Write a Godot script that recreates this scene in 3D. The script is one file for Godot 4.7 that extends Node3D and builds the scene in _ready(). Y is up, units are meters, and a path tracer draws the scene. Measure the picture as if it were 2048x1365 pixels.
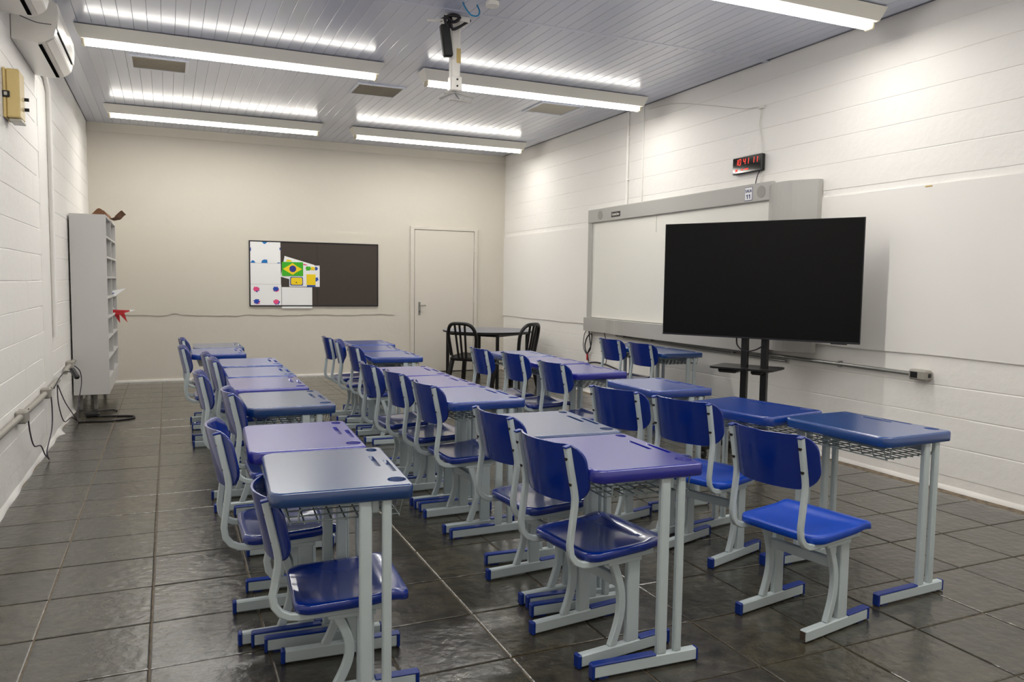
extends Node3D

# ------------------------------------------------------------------ measures
const W := 5.95          # room width (x: 0 = left wall .. W = right wall)
const H := 3.4465        # ceiling height
const ZN := 12.3         # wall behind the camera (z = 0 is the back wall)
const TOP := 0.762       # desk height

var M := {}              # materials
var S := {}              # shared meshes
var used := {}           # names in use
var rng := RandomNumberGenerator.new()

func _ready() -> void:
	rng.seed = 20417
	# ---- camera
	var cam := Camera3D.new()
	cam.name = "camera"
	cam.fov = rad_to_deg(2.0 * atan(682.5 / 1551.9))
	cam.near = 0.05
	cam.far = 60.0
	cam.transform = Transform3D(Basis.from_euler(Vector3(-0.0747, -0.4176, 0.0135)), Vector3(0.9305, 1.4162, 11.6677))
	add_child(cam)
	cam.current = true
	# ---- environment (the room is closed; the lamps do the lighting)
	var we := WorldEnvironment.new()
	we.name = "environment"
	var env := Environment.new()
	env.background_mode = Environment.BG_COLOR
	env.background_color = Color(0.5, 0.52, 0.55)
	env.ambient_light_source = Environment.AMBIENT_SOURCE_DISABLED
	env.tonemap_mode = Environment.TONE_MAPPER_LINEAR
	env.tonemap_exposure = 0.94
	env.sdfgi_enabled = true
	env.ssao_enabled = true
	env.ssil_enabled = true
	we.environment = env
	add_child(we)
	# ---- content
	make_materials()
	make_lights()
	make_room()
	make_back_wall_things()
	make_right_wall_things()
	make_left_wall_things()
	make_ceiling_things()
	make_desks_and_chairs()
	make_round_table()
	make_television()

const TUBE_GLOW := 13.0
const LAMP_ENERGY := 2.8

# ------------------------------------------------------------------ helpers: nodes
func numbered(n: String) -> String:
	if not used.has(n):
		used[n] = 0
		return n
	used[n] += 1
	return "%s_%03d" % [n, used[n]]

func tag(o: Node, label: String, category: String, group := "") -> Node:
	o.set_meta("label", label)
	o.set_meta("category", category)
	if group != "":
		o.set_meta("group", group)
	return o

func thing(n: String, label: String, category: String, at := Vector3.ZERO, turn := 0.0, group := "") -> Node3D:
	var o := Node3D.new()
	o.name = numbered(n)
	add_child(o)
	o.position = at
	o.rotation.y = turn
	tag(o, label, category, group)
	return o

func part(n: String, mesh: Mesh, m: Material, parent: Node) -> MeshInstance3D:
	var o := MeshInstance3D.new()
	o.name = numbered(n) if parent == self else n
	o.mesh = mesh
	o.material_override = m
	parent.add_child(o, true)
	return o

func struct(n: String, mesh: Mesh, m: Material) -> MeshInstance3D:
	var o := part(n, mesh, m, self)
	o.set_meta("kind", "structure")
	return o

# ------------------------------------------------------------------ helpers: shapes
func begin() -> SurfaceTool:
	var st := SurfaceTool.new()
	st.begin(Mesh.PRIMITIVE_TRIANGLES)
	return st

func done(st: SurfaceTool) -> ArrayMesh:
	st.generate_normals()
	return st.commit()

func tri(st: SurfaceTool, a: Vector3, b: Vector3, c: Vector3, out: Vector3, sg := -1) -> void:
	st.set_smooth_group(sg)
	if (b - a).cross(c - a).dot(out) > 0.0:
		var t := b
		b = c
		c = t
	st.add_vertex(a)
	st.add_vertex(b)
	st.add_vertex(c)

func quad(st: SurfaceTool, a: Vector3, b: Vector3, c: Vector3, d: Vector3, out: Vector3, sg := -1) -> void:
	tri(st, a, b, c, out, sg)
	tri(st, a, c, d, out, sg)

func box(st: SurfaceTool, c: Vector3, s: Vector3, ch := 0.0, xf := Transform3D.IDENTITY) -> void:
	var h := s * 0.5
	if ch <= 0.0:
		for ax in 3:
			for sg in [-1.0, 1.0]:
				var n := Vector3.ZERO
				n[ax] = sg
				var u := (ax + 1) % 3
				var v := (ax + 2) % 3
				var p := []
				for q in [[-1, -1], [1, -1], [1, 1], [-1, 1]]:
					var w := Vector3.ZERO
					w[ax] = sg * h[ax]
					w[u] = q[0] * h[u]
					w[v] = q[1] * h[v]
					p.append(xf * (c + w))
				quad(st, p[0], p[1], p[2], p[3], xf.basis * n)
		return
	var ci := minf(ch, minf(h.x, minf(h.y, h.z)) * 0.98)
	for ax in 3:
		var u := (ax + 1) % 3
		var v := (ax + 2) % 3
		for sg in [-1.0, 1.0]:
			var n := Vector3.ZERO
			n[ax] = sg
			var p := []
			for q in [[-1, -1], [1, -1], [1, 1], [-1, 1]]:
				var w := Vector3.ZERO
				w[ax] = sg * h[ax]
				w[u] = q[0] * (h[u] - ci)
				w[v] = q[1] * (h[v] - ci)
				p.append(xf * (c + w))
			quad(st, p[0], p[1], p[2], p[3], xf.basis * n)
		for su in [-1.0, 1.0]:
			for sv in [-1.0, 1.0]:
				var a := Vector3.ZERO
				a[u] = su * h[u]
				a[v] = sv * (h[v] - ci)
				var b := Vector3.ZERO
				b[u] = su * (h[u] - ci)
				b[v] = sv * h[v]
				var n2 := Vector3.ZERO
				n2[u] = su
				n2[v] = sv
				var e := Vector3.ZERO
				e[ax] = h[ax] - ci
				quad(st, xf * (c + a - e), xf * (c + a + e), xf * (c + b + e), xf * (c + b - e), xf.basis * n2)
	for sx in [-1.0, 1.0]:
		for sy in [-1.0, 1.0]:
			for sz in [-1.0, 1.0]:
				tri(st, xf * (c + Vector3(sx * h.x, sy * (h.y - ci), sz * (h.z - ci))), xf * (c + Vector3(sx * (h.x - ci), sy * h.y, sz * (h.z - ci))), xf * (c + Vector3(sx * (h.x - ci), sy * (h.y - ci), sz * h.z)), xf.basis * Vector3(sx, sy, sz))

func box_mesh(c: Vector3, s: Vector3, ch := 0.0, xf := Transform3D.IDENTITY) -> ArrayMesh:
	var st := begin()
	box(st, c, s, ch, xf)
	return done(st)

# a rectangular bar bent along a path that lies in a plane; side is the plane's normal
func sweep(st: SurfaceTool, path: PackedVector3Array, side: Vector3, hw: float, ht: float, ch: float) -> void:
	var n := path.size()
	var rings := []
	var prof := [[hw, ht - ch], [hw - ch, ht], [-hw + ch, ht], [-hw, ht - ch], [-hw, -ht + ch], [-hw + ch, -ht], [hw - ch, -ht], [hw, -ht + ch]]
	for i in n:
		var t := (path[mini(i + 1, n - 1)] - path[maxi(i - 1, 0)]).normalized()
		var nn := side.cross(t).normalized()
		var k := 1.0
		if i > 0 and i < n - 1:
			var t1 := (path[i] - path[i - 1]).normalized()
			k = 1.0 / maxf(0.5, t1.dot(t))
		var r := []
		for q in prof:
			r.append(path[i] + side * q[0] + nn * (q[1] * k))
		rings.append(r)
	for i in n - 1:
		var mid := (path[i] + path[i + 1]) * 0.5
		for k in 8:
			var a: Vector3 = rings[i][k]
			var b: Vector3 = rings[i][(k + 1) % 8]
			var c: Vector3 = rings[i + 1][(k + 1) % 8]
			var d: Vector3 = rings[i + 1][k]
			quad(st, a, b, c, d, (a + b + c + d) * 0.25 - mid, k + 1)
	for e in [0, n - 1]:
		var out: Vector3 = path[0] - path[1] if e == 0 else path[n - 1] - path[n - 2]
		for k in range(1, 7):
			tri(st, rings[e][0], rings[e][k], rings[e][k + 1], out)

func tube(st: SurfaceTool, path: PackedVector3Array, r: float, sides := 6) -> void:
	var n := path.size()
	var rings := []
	var ref := Vector3.UP
	var t0 := (path[1] - path[0]).normalized()
	if absf(t0.dot(ref)) > 0.9:
		ref = Vector3.RIGHT
	var u := t0.cross(ref).normalized()
	for i in n:
		var t := (path[mini(i + 1, n - 1)] - path[maxi(i - 1, 0)]).normalized()
		u = (u - t * u.dot(t)).normalized()
		var v := t.cross(u)
		var ring := []
		for k in sides:
			var a := TAU * k / sides
			ring.append(path[i] + (u * cos(a) + v * sin(a)) * r)
		rings.append(ring)
	for i in n - 1:
		var mid := (path[i] + path[i + 1]) * 0.5
		for k in sides:
			var a: Vector3 = rings[i][k]
			var b: Vector3 = rings[i][(k + 1) % sides]
			var c: Vector3 = rings[i + 1][(k + 1) % sides]
			var d: Vector3 = rings[i + 1][k]
			quad(st, a, b, c, d, (a + b + c + d) * 0.25 - mid, 1)
	for e in [0, n - 1]:
		var out: Vector3 = path[0] - path[1] if e == 0 else path[n - 1] - path[n - 2]
		for k in range(1, sides - 1):
			tri(st, rings[e][0], rings[e][k], rings[e][k + 1], out)

func tube_mesh(path: PackedVector3Array, r: float, sides := 8) -> ArrayMesh:
	var st := begin()
	tube(st, path, r, sides)
	return done(st)

func smooth_path(pts: Array, step := 0.03) -> PackedVector3Array:
	var c := Curve3D.new()
	c.bake_interval = step
	var n := pts.size()
	for i in n:
		var t: Vector3 = (pts[mini(i + 1, n - 1)] - pts[maxi(i - 1, 0)]) / 6.0
		c.add_point(pts[i], -t, t)
	return c.get_baked_points()

# extrude a convex or simple outline (x, y) along z from z0 to z1
func prism(st: SurfaceTool, outline: PackedVector2Array, z0: float, z1: float, xf := Transform3D.IDENTITY, smooth := false) -> void:
	var n := outline.size()
	var ctr := Vector2.ZERO
	for p in outline:
		ctr += p / n
	var ccw := 0.0
	for i in n:
		ccw += outline[i].cross(outline[(i + 1) % n])
	for i in n:
		var a := outline[i]
		var b := outline[(i + 1) % n]
		var e := b - a
		var o := Vector2(e.y, -e.x) * signf(ccw)
		quad(st, xf * Vector3(a.x, a.y, z0), xf * Vector3(b.x, b.y, z0), xf * Vector3(b.x, b.y, z1), xf * Vector3(a.x, a.y, z1), xf.basis * Vector3(o.x, o.y, 0), 1 if smooth else -1)
	var idx := Geometry2D.triangulate_polygon(outline)
	for k in range(0, idx.size(), 3):
		for zz in [z0, z1]:
			tri(st, xf * Vector3(outline[idx[k]].x, outline[idx[k]].y, zz), xf * Vector3(outline[idx[k + 1]].x, outline[idx[k + 1]].y, zz), xf * Vector3(outline[idx[k + 2]].x, outline[idx[k + 2]].y, zz), xf.basis * Vector3(0, 0, -1.0 if zz == minf(z0, z1) else 1.0))

func prism_mesh(outline: PackedVector2Array, z0: float, z1: float, xf := Transform3D.IDENTITY, smooth := false) -> ArrayMesh:
	var st := begin()
	prism(st, outline, z0, z1, xf, smooth)
	return done(st)

# outline with round corners: r = radii for corners (-,-) (+,-) (+,+) (-,+)
func round_rect(x0: float, y0: float, x1: float, y1: float, r: Array, seg := 5) -> PackedVector2Array:
	var out := PackedVector2Array()
	var cs := [Vector2(x0, y0), Vector2(x1, y0), Vector2(x1, y1), Vector2(x0, y1)]
	var sx := [1, -1, -1, 1]
	var sy := [1, 1, -1, -1]
	var st := [PI, 1.5 * PI, 0.0, 0.5 * PI]
	for k in 4:
		var rr: float = r[k]
		var c: Vector2 = cs[k] + Vector2(sx[k] * rr, sy[k] * rr)
		for i in seg + 1:
			var a: float = st[k] + 0.5 * PI * i / seg
			out.append(c + Vector2(cos(a), sin(a)) * rr)
	return out

# a moulded sheet: the outline (u, v) is filled by rings; f(u, v, d) places a point, d = depth below the upper face
func sheet(corners: PackedVector2Array, f: Callable, thick: float, bev: float, rings := 8) -> ArrayMesh:
	var st := begin()
	var outline := PackedVector2Array()
	for i in corners.size():
		var a := corners[i]
		var b := corners[(i + 1) % corners.size()]
		var cnt := maxi(1, int(ceil(a.distance_to(b) / 0.03)))
		for k in cnt:
			outline.append(a.lerp(b, float(k) / cnt))
	var n := outline.size()
	var ctr := Vector2.ZERO
	for p in outline:
		ctr += p / n
	var layers := []
	for k in range(1, rings + 1):
		var s := float(k) / rings
		layers.append([s * (1.0 - bev / 0.2), 0.0])
	layers.append([1.0 - bev / 0.2 * 0.3, bev * 0.3])
	layers.append([1.0, bev])
	layers.append([1.0, thick - bev * 0.5])
	layers.append([1.0 - bev / 0.2 * 0.5, thick])
	for k in range(1, rings):
		layers.append([(1.0 - float(k) / rings) * (1.0 - bev / 0.2 * 0.5), thick])
	var c0: Vector3 = f.call(ctr.x, ctr.y, 0.0)
	var c1: Vector3 = f.call(ctr.x, ctr.y, thick)
	var up := (c0 - c1).normalized()
	var P := []
	for L in layers:
		var ring := []
		for p in outline:
			var q: Vector2 = ctr + (p - ctr) * L[0]
			ring.append(f.call(q.x, q.y, L[1]))
		P.append(ring)
	var m := (c0 + c1) * 0.5
	for i in n:
		var j := (i + 1) % n
		tri(st, c0, P[0][i], P[0][j], up, 1)
		var last: Array = P[P.size() - 1]
		tri(st, c1, last[i], last[j], -up, 2)
	for k in P.size() - 1:
		for i in n:
			var j := (i + 1) % n
			var out := up
			var sg := 1
			if k >= rings - 1:
				var o: Vector3 = P[rings][i] - m
				out = o - up * o.dot(up)
				if k == rings - 1:
					out = up * 3.0 + out
				if k == rings + 2:
					out = out - up * 0.2
				if k >= rings + 3:
					out = -up
					sg = 2
			quad(st, P[k][i], P[k][j], P[k + 1][j], P[k + 1][i], out, sg)
	return done(st)

func clip_poly(poly: PackedVector2Array, n: Vector2, d: float) -> PackedVector2Array:
	var out := PackedVector2Array()
	var k := poly.size()
	for i in k:
		var a := poly[i]
		var b := poly[(i + 1) % k]
		var da := a.dot(n) - d
		var db := b.dot(n) - d
		if da <= 0.0:
			out.append(a)
		if (da < 0.0 and db > 0.0) or (da > 0.0 and db < 0.0):
			out.append(a.lerp(b, da / (da - db)))
	return out

func ray_poly(poly: PackedVector2Array, c: Vector2, dir: Vector2) -> Vector2:
	var best := c
	var bt := -1.0
	var k := poly.size()
	for i in k:
		var a := poly[i]
		var e := poly[(i + 1) % k] - a
		var den := dir.cross(e)
		if absf(den) < 1e-9:
			continue
		var t := (a - c).cross(e) / den
		var s := (a - c).cross(dir) / den
		if t > 0.0 and s >= -1e-6 and s <= 1.0 + 1e-6 and t > bt:
			bt = t
			best = c + dir * t
	return best

# ------------------------------------------------------------------ materials
func mat(n: String, c: Color, rough := 0.5, metal := 0.0, spec := 0.5) -> StandardMaterial3D:
	var m := StandardMaterial3D.new()
	m.resource_name = n
	m.albedo_color = c
	m.roughness = rough
	m.metallic = metal
	m.metallic_specular = spec
	M[n] = m
	return m

func noise_image(sd: int, freq: float, oct: int, size: int, type := FastNoiseLite.TYPE_SIMPLEX_SMOOTH) -> Image:
	var nz := FastNoiseLite.new()
	nz.seed = sd
	nz.noise_type = type
	nz.frequency = freq
	nz.fractal_octaves = oct
	return nz.get_seamless_image(size, size)

func ramp_texture(img: Image, stops: Array, img2: Image = null, k2 := 0.0) -> ImageTexture:
	var w := img.get_width()
	var out := Image.create(w, w, true, Image.FORMAT_RGB8)
	for y in w:
		for x in w:
			var v := img.get_pixel(x, y).r
			if img2:
				v = clampf(v + (img2.get_pixel(x, y).r - 0.5) * k2, 0.0, 1.0)
			var c: Color = stops[0][1]
			for s in stops.size() - 1:
				if v >= stops[s][0]:
					c = (stops[s][1] as Color).lerp(stops[s + 1][1], clampf((v - stops[s][0]) / (stops[s + 1][0] - stops[s][0]), 0.0, 1.0))
			out.set_pixel(x, y, c)
	out.generate_mipmaps()
	return ImageTexture.create_from_image(out)

func height_texture(img: Image) -> ImageTexture:
	var i := img.duplicate() as Image
	i.generate_mipmaps()
	return ImageTexture.create_from_image(i)

func relief(m: StandardMaterial3D, t: Texture2D, cm: float, scale: float) -> void:
	m.heightmap_enabled = true
	m.heightmap_texture = t
	m.heightmap_scale = cm
	triplanar(m, scale)

func triplanar(m: StandardMaterial3D, scale: float) -> void:
	m.uv1_triplanar = true
	m.uv1_world_triplanar = true
	m.uv1_scale = Vector3.ONE * scale

func make_materials() -> void:
	var fine := noise_image(3, 0.014, 5, 512)
	var coarse := noise_image(8, 0.008, 5, 512)
	var grain := noise_image(15, 0.012, 5, 512, FastNoiseLite.TYPE_PERLIN)
	var t_fine := height_texture(fine)
	var t_coarse := height_texture(coarse)
	# painted concrete block: white emulsion, brushed
	var wp := mat("white_wall_paint", Color8(243, 240, 235), 0.6)
	relief(wp, t_fine, 0.3, 1.0)
	var wb := mat("white_block_paint", Color8(243, 240, 235), 0.55)
	relief(wb, t_fine, 0.17, 1.3)
	mat("smooth_white_plaster", Color8(240, 237, 232), 0.55)
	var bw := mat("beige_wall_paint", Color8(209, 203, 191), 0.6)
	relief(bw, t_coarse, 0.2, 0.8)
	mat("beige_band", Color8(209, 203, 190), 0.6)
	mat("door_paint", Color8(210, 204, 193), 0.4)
	# slate
	var slate_c := [Color8(72, 68, 58), Color8(77, 73, 61), Color8(68, 64, 55), Color8(72, 70, 60), Color8(80, 75, 62)]
	var slate_t := ramp_texture(coarse, [[0.0, Color8(168, 166, 162)], [0.35, Color8(208, 206, 202)], [0.55, Color8(230, 228, 222)], [0.72, Color8(250, 248, 240)], [1.0, Color8(214, 208, 196)]], fine, 0.4)
	var slate_r := ramp_texture(grain, [[0.0, Color(0.55, 0.55, 0.55)], [0.5, Color(0.8, 0.8, 0.8)], [1.0, Color(1, 1, 1)]])
	for k in slate_c.size():
		var m := mat("slate_%d" % k, slate_c[k], 0.29)
		m.albedo_texture = slate_t
		m.roughness_texture = slate_r
		m.clearcoat_enabled = true
		m.clearcoat = 0.45
		m.clearcoat_roughness = 0.24
		relief(m, t_fine, 0.26, 1.9)
	var gr := mat("grout", Color8(134, 120, 102), 0.9)
	gr.albedo_texture = slate_t
	triplanar(gr, 3.0)
	# pvc ceiling
	for k in 3:
		var m := mat("pvc_%d" % k, [Color8(206, 211, 226), Color8(210, 215, 228), Color8(202, 208, 224)][k], 0.2)
		m.metallic_specular = 0.6
	mat("pvc_joint", Color8(120, 122, 132), 0.7)
	# furniture
	mat("chair_blue", Color8(0, 38, 128), 0.2)
	mat("top_navy", Color8(4, 56, 114), 0.25)
	mat("top_steel", Color8(12, 68, 138), 0.25)
	mat("top_royal", Color8(3, 58, 148), 0.25)
	mat("top_violet", Color8(22, 28, 146), 0.25)
	for n in ["top_navy", "top_steel", "top_royal", "top_violet"]:
		M[n].clearcoat_enabled = true
		M[n].clearcoat = 0.6
		M[n].clearcoat_roughness = 0.2
		M[n].metallic_specular = 0.7
	mat("chair_azure", Color8(0, 66, 178), 0.3)
	M.chair_blue.clearcoat_enabled = true
	M.chair_blue.clearcoat = 0.6
	M.chair_blue.clearcoat_roughness = 0.1
	mat("frame_grey", Color8(188, 199, 201), 0.35)
	mat("cap_blue", Color8(0, 42, 128), 0.35)
	mat("screw", Color8(48, 40, 38), 0.4, 0.6)
	mat("wire", Color8(150, 164, 162), 0.35, 0.3)
	mat("tube_inside", Color8(70, 55, 45), 0.8)
	# fixtures and devices
	mat("cream_metal", Color8(249, 246, 234), 0.45)
	mat("cap_cream", Color8(222, 214, 190), 0.5)
	var tb := mat("tube_glow", Color(1, 1, 1), 0.3)
	tb.emission_enabled = true
	tb.emission = Color(1.0, 0.985, 0.96)
	tb.emission_energy_multiplier = TUBE_GLOW
	mat("black_plastic", Color8(18, 18, 19), 0.4)
	mat("slot_black", Color8(8, 8, 8), 0.95, 0.0, 0.1)
	mat("black_metal", Color8(14, 14, 15), 0.35)
	mat("tv_screen", Color8(17, 17, 17), 0.42, 0.0, 0.25)
	mat("black_resin", Color8(16, 15, 16), 0.32)
	mat("grey_laminate", Color8(120, 124, 138), 0.28)
	mat("silver_plastic", Color8(178, 176, 171), 0.35)
	mat("silver_dark", Color8(150, 147, 141), 0.45)
	mat("board_white", Color8(232, 230, 222), 0.35)
	mat("white_plastic", Color8(236, 233, 226), 0.3)
	mat("steel", Color8(150, 150, 146), 0.35, 0.7)
	mat("conduit_paint", Color8(158, 154, 145), 0.5)
	mat("yellow_box", Color8(214, 190, 128), 0.45)
	mat("clear_grey", Color8(190, 186, 172), 0.3)
	mat("shelf_grey", Color8(198, 196, 193), 0.45)
	mat("brown_paper", Color8(122, 84, 58), 0.8)
	mat("paper", Color8(240, 240, 240), 0.8)
	mat("cork_dark", Color8(66, 58, 52), 0.85)
	mat("frame_dark", Color8(26, 24, 30), 0.4)
	mat("green", Color8(62, 176, 30), 0.7)
	mat("yellow", Color8(246, 212, 20), 0.7)
	mat("flag_blue", Color8(44, 52, 140), 0.7)
	mat("royal_paint", Color8(24, 72, 176), 0.7)
	mat("sky_paint", Color8(20, 116, 190), 0.7)
	mat("pink_paint", Color8(236, 76, 130), 0.7)
	mat("red", Color8(190, 24, 34), 0.5)
	mat("orange", Color8(220, 120, 60), 0.6)
	mat("cable_black", Color8(28, 24, 30), 0.5)
	mat("cable_purple", Color8(58, 46, 64), 0.5)
	mat("cable_white", Color8(225, 222, 214), 0.5)
	mat("cable_blue", Color8(40, 140, 190), 0.5)
	mat("vent_grey", Color8(190, 182, 165), 0.6)
	mat("vent_light", Color8(196, 190, 176), 0.6)
	mat("tape", Color8(206, 180, 120), 0.7)
	mat("sign_ink", Color8(50, 60, 120), 0.7)
	mat("label_black", Color8(36, 32, 36), 0.5)
	mat("label_ink", Color8(220, 216, 206), 0.5)
	mat("clock_face", Color8(8, 8, 9), 0.06)
	var led := mat("led_red", Color8(200, 30, 20), 0.4)
	led.emission_enabled = true
	led.emission = Color8(255, 60, 40)
	led.emission_energy_multiplier = 0.9
	mat("chrome", Color8(170, 168, 162), 0.2, 0.9)

# ------------------------------------------------------------------ lamps
func make_lights() -> void:
	# twin-tube battens under the ceiling, two to a row
	var hs := begin()
	var hx := 1.265
	var a := [Vector3(-hx, 0, -0.105), Vector3(hx, 0, -0.105), Vector3(hx, 0, 0.105), Vector3(-hx, 0, 0.105)]
	var b := [Vector3(-hx + 0.045, -0.098, -0.075), Vector3(hx - 0.045, -0.098, -0.075), Vector3(hx - 0.045, -0.098, 0.075), Vector3(-hx + 0.045, -0.098, 0.075)]
	for i in 4:
		var j := (i + 1) % 4
		quad(hs, a[i], a[j], b[j], b[i], (a[i] + a[j] + b[i] + b[j]) * 0.25 * Vector3(0.2, 0, 1) + Vector3(0, -0.02, 0))
	quad(hs, a[0], a[1], a[2], a[3], Vector3.UP)
	quad(hs, b[0], b[1], b[2], b[3], Vector3.DOWN)
	var housing := done(hs)
	var half := 1.195
	var tubem := tube_mesh(PackedVector3Array([Vector3(-half, 0, 0), Vector3(half, 0, 0)]), 0.0135, 12)
	var holder := box_mesh(Vector3.ZERO, Vector3(0.025, 0.05, 0.08), 0.006)
	var clip := box_mesh(Vector3.ZERO, Vector3(0.008, 0.03, 0.075), 0.002)
	var where := ["nearest the back wall", "in the second row from the back wall", "in the third row from the back wall", "in the fourth row from the back wall"]
	var zs := [1.235, 4.335, 7.385, 10.45]
	for r in 4:
		for side in 2:
			var x: float = [1.545, 4.45][side]
			var t := thing("fluorescent_light", "cream twin-tube fluorescent batten %s, toward the %s" % [where[r], ["shelf unit", "whiteboard wall"][side]], "ceiling light", Vector3(x, H - 0.008, zs[r]), 0.0, "fluorescent battens on the ceiling")
			part("housing", housing, M.cream_metal, t)
			for s in [-1.0, 1.0]:
				part("tube", tubem, M.tube_glow, t).position = Vector3(0, -0.124, 0.02 * s)
				part("lamp_holder", holder, M.cap_cream, t).position = Vector3(s * 1.205, -0.118, 0)
				part("tube_clip", clip, M.cream_metal, t).position = Vector3(s * 0.86, -0.108, 0)
			var l := AreaLight3D.new()
			l.name = "lamp_light"
			l.area_size = Vector2(2.1, 0.07)
			l.light_energy = LAMP_ENERGY
			l.light_color = Color(1.0, 0.99, 0.972)
			l.shadow_enabled = true
			l.area_range = 16.0
			l.area_attenuation = 2.0
			t.add_child(l)
			l.position = Vector3(0, -0.144, 0)
			l.rotation.x = -PI / 2

# ------------------------------------------------------------------ room
func make_room() -> void:
	# floor: mortar bed and slate tiles
	var fl := struct("floor", box_mesh(Vector3(W / 2, -0.0545, ZN / 2), Vector3(W + 0.3, 0.1, ZN + 0.3)), M.grout)
	var variants := []
	for k in 4:
		var st := begin()
		var h := 0.2055
		var t := 0.012
		var c := 0.005
		var top := []
		var mid := []
		for q in [[-1, -1], [1, -1], [1, 1], [-1, 1]]:
			var dy := rng.randf_range(-0.0008, 0.0008)
			var dx := rng.randf_range(-0.0015, 0.0015)
			top.append(Vector3(q[0] * (h - c) + dx, dy, q[1] * (h - c) - dx))
			mid.append(Vector3(q[0] * h + dx, dy - 0.002, q[1] * h - dx))
		quad(st, top[0], top[1], top[2], top[3], Vector3.UP)
		for i in 4:
			var j := (i + 1) % 4
			var o: Vector3 = (mid[i] + mid[j]) * 0.5
			quad(st, top[i], top[j], mid[j], mid[i], o + Vector3(0, 0.5, 0))
			quad(st, mid[i], mid[j], mid[j] - Vector3(0, t, 0), mid[i] - Vector3(0, t, 0), o)
		variants.append(done(st))
	var cells := []
	var cp := Vector3(0.9305, 1.4162, 11.6677)
	var fwd := Vector3(sin(0.4176), 0, -cos(0.4176))
	var rgt := Vector3(cos(0.4176), 0, sin(0.4176))
	for i in 15:
		for j in range(-9, 22):
			var c := Vector3(0.012 + (i + 0.5) * 0.4165, 0, 8.656 - (j - 0.5) * 0.4165)
			if c.x > W + 0.1 or c.z < -0.1 or c.z > ZN:
				continue
			var d := (c - cp).dot(fwd)
			var s := absf((c - cp).dot(rgt))
			var seen: bool = d > 1.6 and s < d * 0.69 + 0.35
			cells.append([c.distance_to(cp) + (0.0 if seen else 100.0), c])
	cells.sort_custom(func(p, q): return p[0] < q[0])
	var rest := begin()
	for k in cells.size():
		var c: Vector3 = cells[k][1]
		if k < 300:
			var o := part("tile", variants[rng.randi() % 4], M["slate_%d" % (rng.randi() % 5)], fl)
			o.position = c
			o.rotation.y = PI / 2 * (rng.randi() % 4)
		else:
			var xf := Transform3D(Basis(Vector3.UP, PI / 2 * (rng.randi() % 4)), c)
			rest.append_from(variants[rng.randi() % 4], 0, xf)
	var ro := part("tiles", rest.commit(), M.slate_1, fl)
	ro.set_meta("kind", "stuff")
	# ceiling: backing board and pvc slats in two lengths with a joint strip
	var ce := struct("ceiling", box_mesh(Vector3(W / 2, H + 0.062, ZN / 2), Vector3(W + 0.3, 0.1, ZN + 0.3)), M.pvc_joint)
	var pitch := 0.1015
	var prof := func(w: float, z0: float, z1: float) -> ArrayMesh:
		var h := w / 2 - 0.0008
		return prism_mesh(PackedVector2Array([Vector2(-h, 0.002), Vector2(-h + 0.0018, 0.0), Vector2(0.0, 0.0003), Vector2(h - 0.0018, 0.0), Vector2(h, 0.002), Vector2(h, 0.012), Vector2(-h, 0.012)]), z0, z1)
	var far_slat: ArrayMesh = prof.call(pitch, 0.0, 5.985)
	var near_slat: ArrayMesh = prof.call(pitch, 6.025, ZN)
	for i in 59:
		var x := 0.007 + (i + 0.5) * pitch
		if x > W - 0.02:
			break
		for ms in [far_slat, near_slat]:
			part("slat", ms, M["pvc_%d" % (rng.randi() % 3)], ce).position = Vector3(x, H, 0)
	part("joint_strip", box_mesh(Vector3(W / 2, H + 0.001, 6.005), Vector3(W, 0.008, 0.05), 0.002), M.pvc_0, ce)
	# walls
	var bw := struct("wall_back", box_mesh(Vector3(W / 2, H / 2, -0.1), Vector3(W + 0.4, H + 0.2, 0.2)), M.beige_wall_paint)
	var wl := struct("wall_left", box_mesh(Vector3(-0.104, H / 2, ZN / 2), Vector3(0.2, H + 0.2, ZN + 0.4)), M.white_wall_paint)
	var wr := struct("wall_right", box_mesh(Vector3(W + 0.104, H / 2, ZN / 2), Vector3(0.2, H + 0.2, ZN + 0.4)), M.white_wall_paint)
	struct("wall_front", box_mesh(Vector3(W / 2, H / 2, ZN + 0.1), Vector3(W + 0.4, H + 0.2, 0.2)), M.white_wall_paint)
	# plaster bands
	var pl := PackedVector2Array([Vector2(0.0, 2.142)])
	pl.append(Vector2(4.12, 2.13))
	pl.append(Vector2(4.115, 0.9))
	var bx := 4.1
	while bx > 0.02:
		var y := 0.905 + 0.006 * sin(bx * 7.0) + 0.004 * sin(bx * 23.0)
		if bx > 0.95 and bx < 1.08:
			y += 0.028
		if bx > 1.75 and bx < 1.85:
			y -= 0.012
		if bx < 0.75:
			y += 0.012
		pl.append(Vector2(bx, y))
		bx -= 0.06
	pl.append(Vector2(0.0, 0.93))
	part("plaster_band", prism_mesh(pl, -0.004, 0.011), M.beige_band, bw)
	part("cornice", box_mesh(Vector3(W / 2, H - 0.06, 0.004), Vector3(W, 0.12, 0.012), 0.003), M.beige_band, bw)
	var pr := PackedVector2Array([Vector2(0.0, 2.155), Vector2(ZN, 2.165)])
	var zz := ZN
	while zz > 0.05:
		pr.append(Vector2(zz, 0.885 + 0.052 * smoothstep(1.0, 7.0, zz) + 0.003 * sin(zz * 5.0)))
		zz -= 0.15
	pr.append(Vector2(0.0, 0.88))
	var xr := Transform3D(Basis(Vector3(0, 0, 1), Vector3(0, 1, 0), Vector3(-1, 0, 0)), Vector3(W, 0, 0))
	part("plaster_band", prism_mesh(pr, -0.015, 0.012, xr), M.smooth_white_plaster, wr)
	# concrete blocks under the paint
	var bl := []
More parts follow.
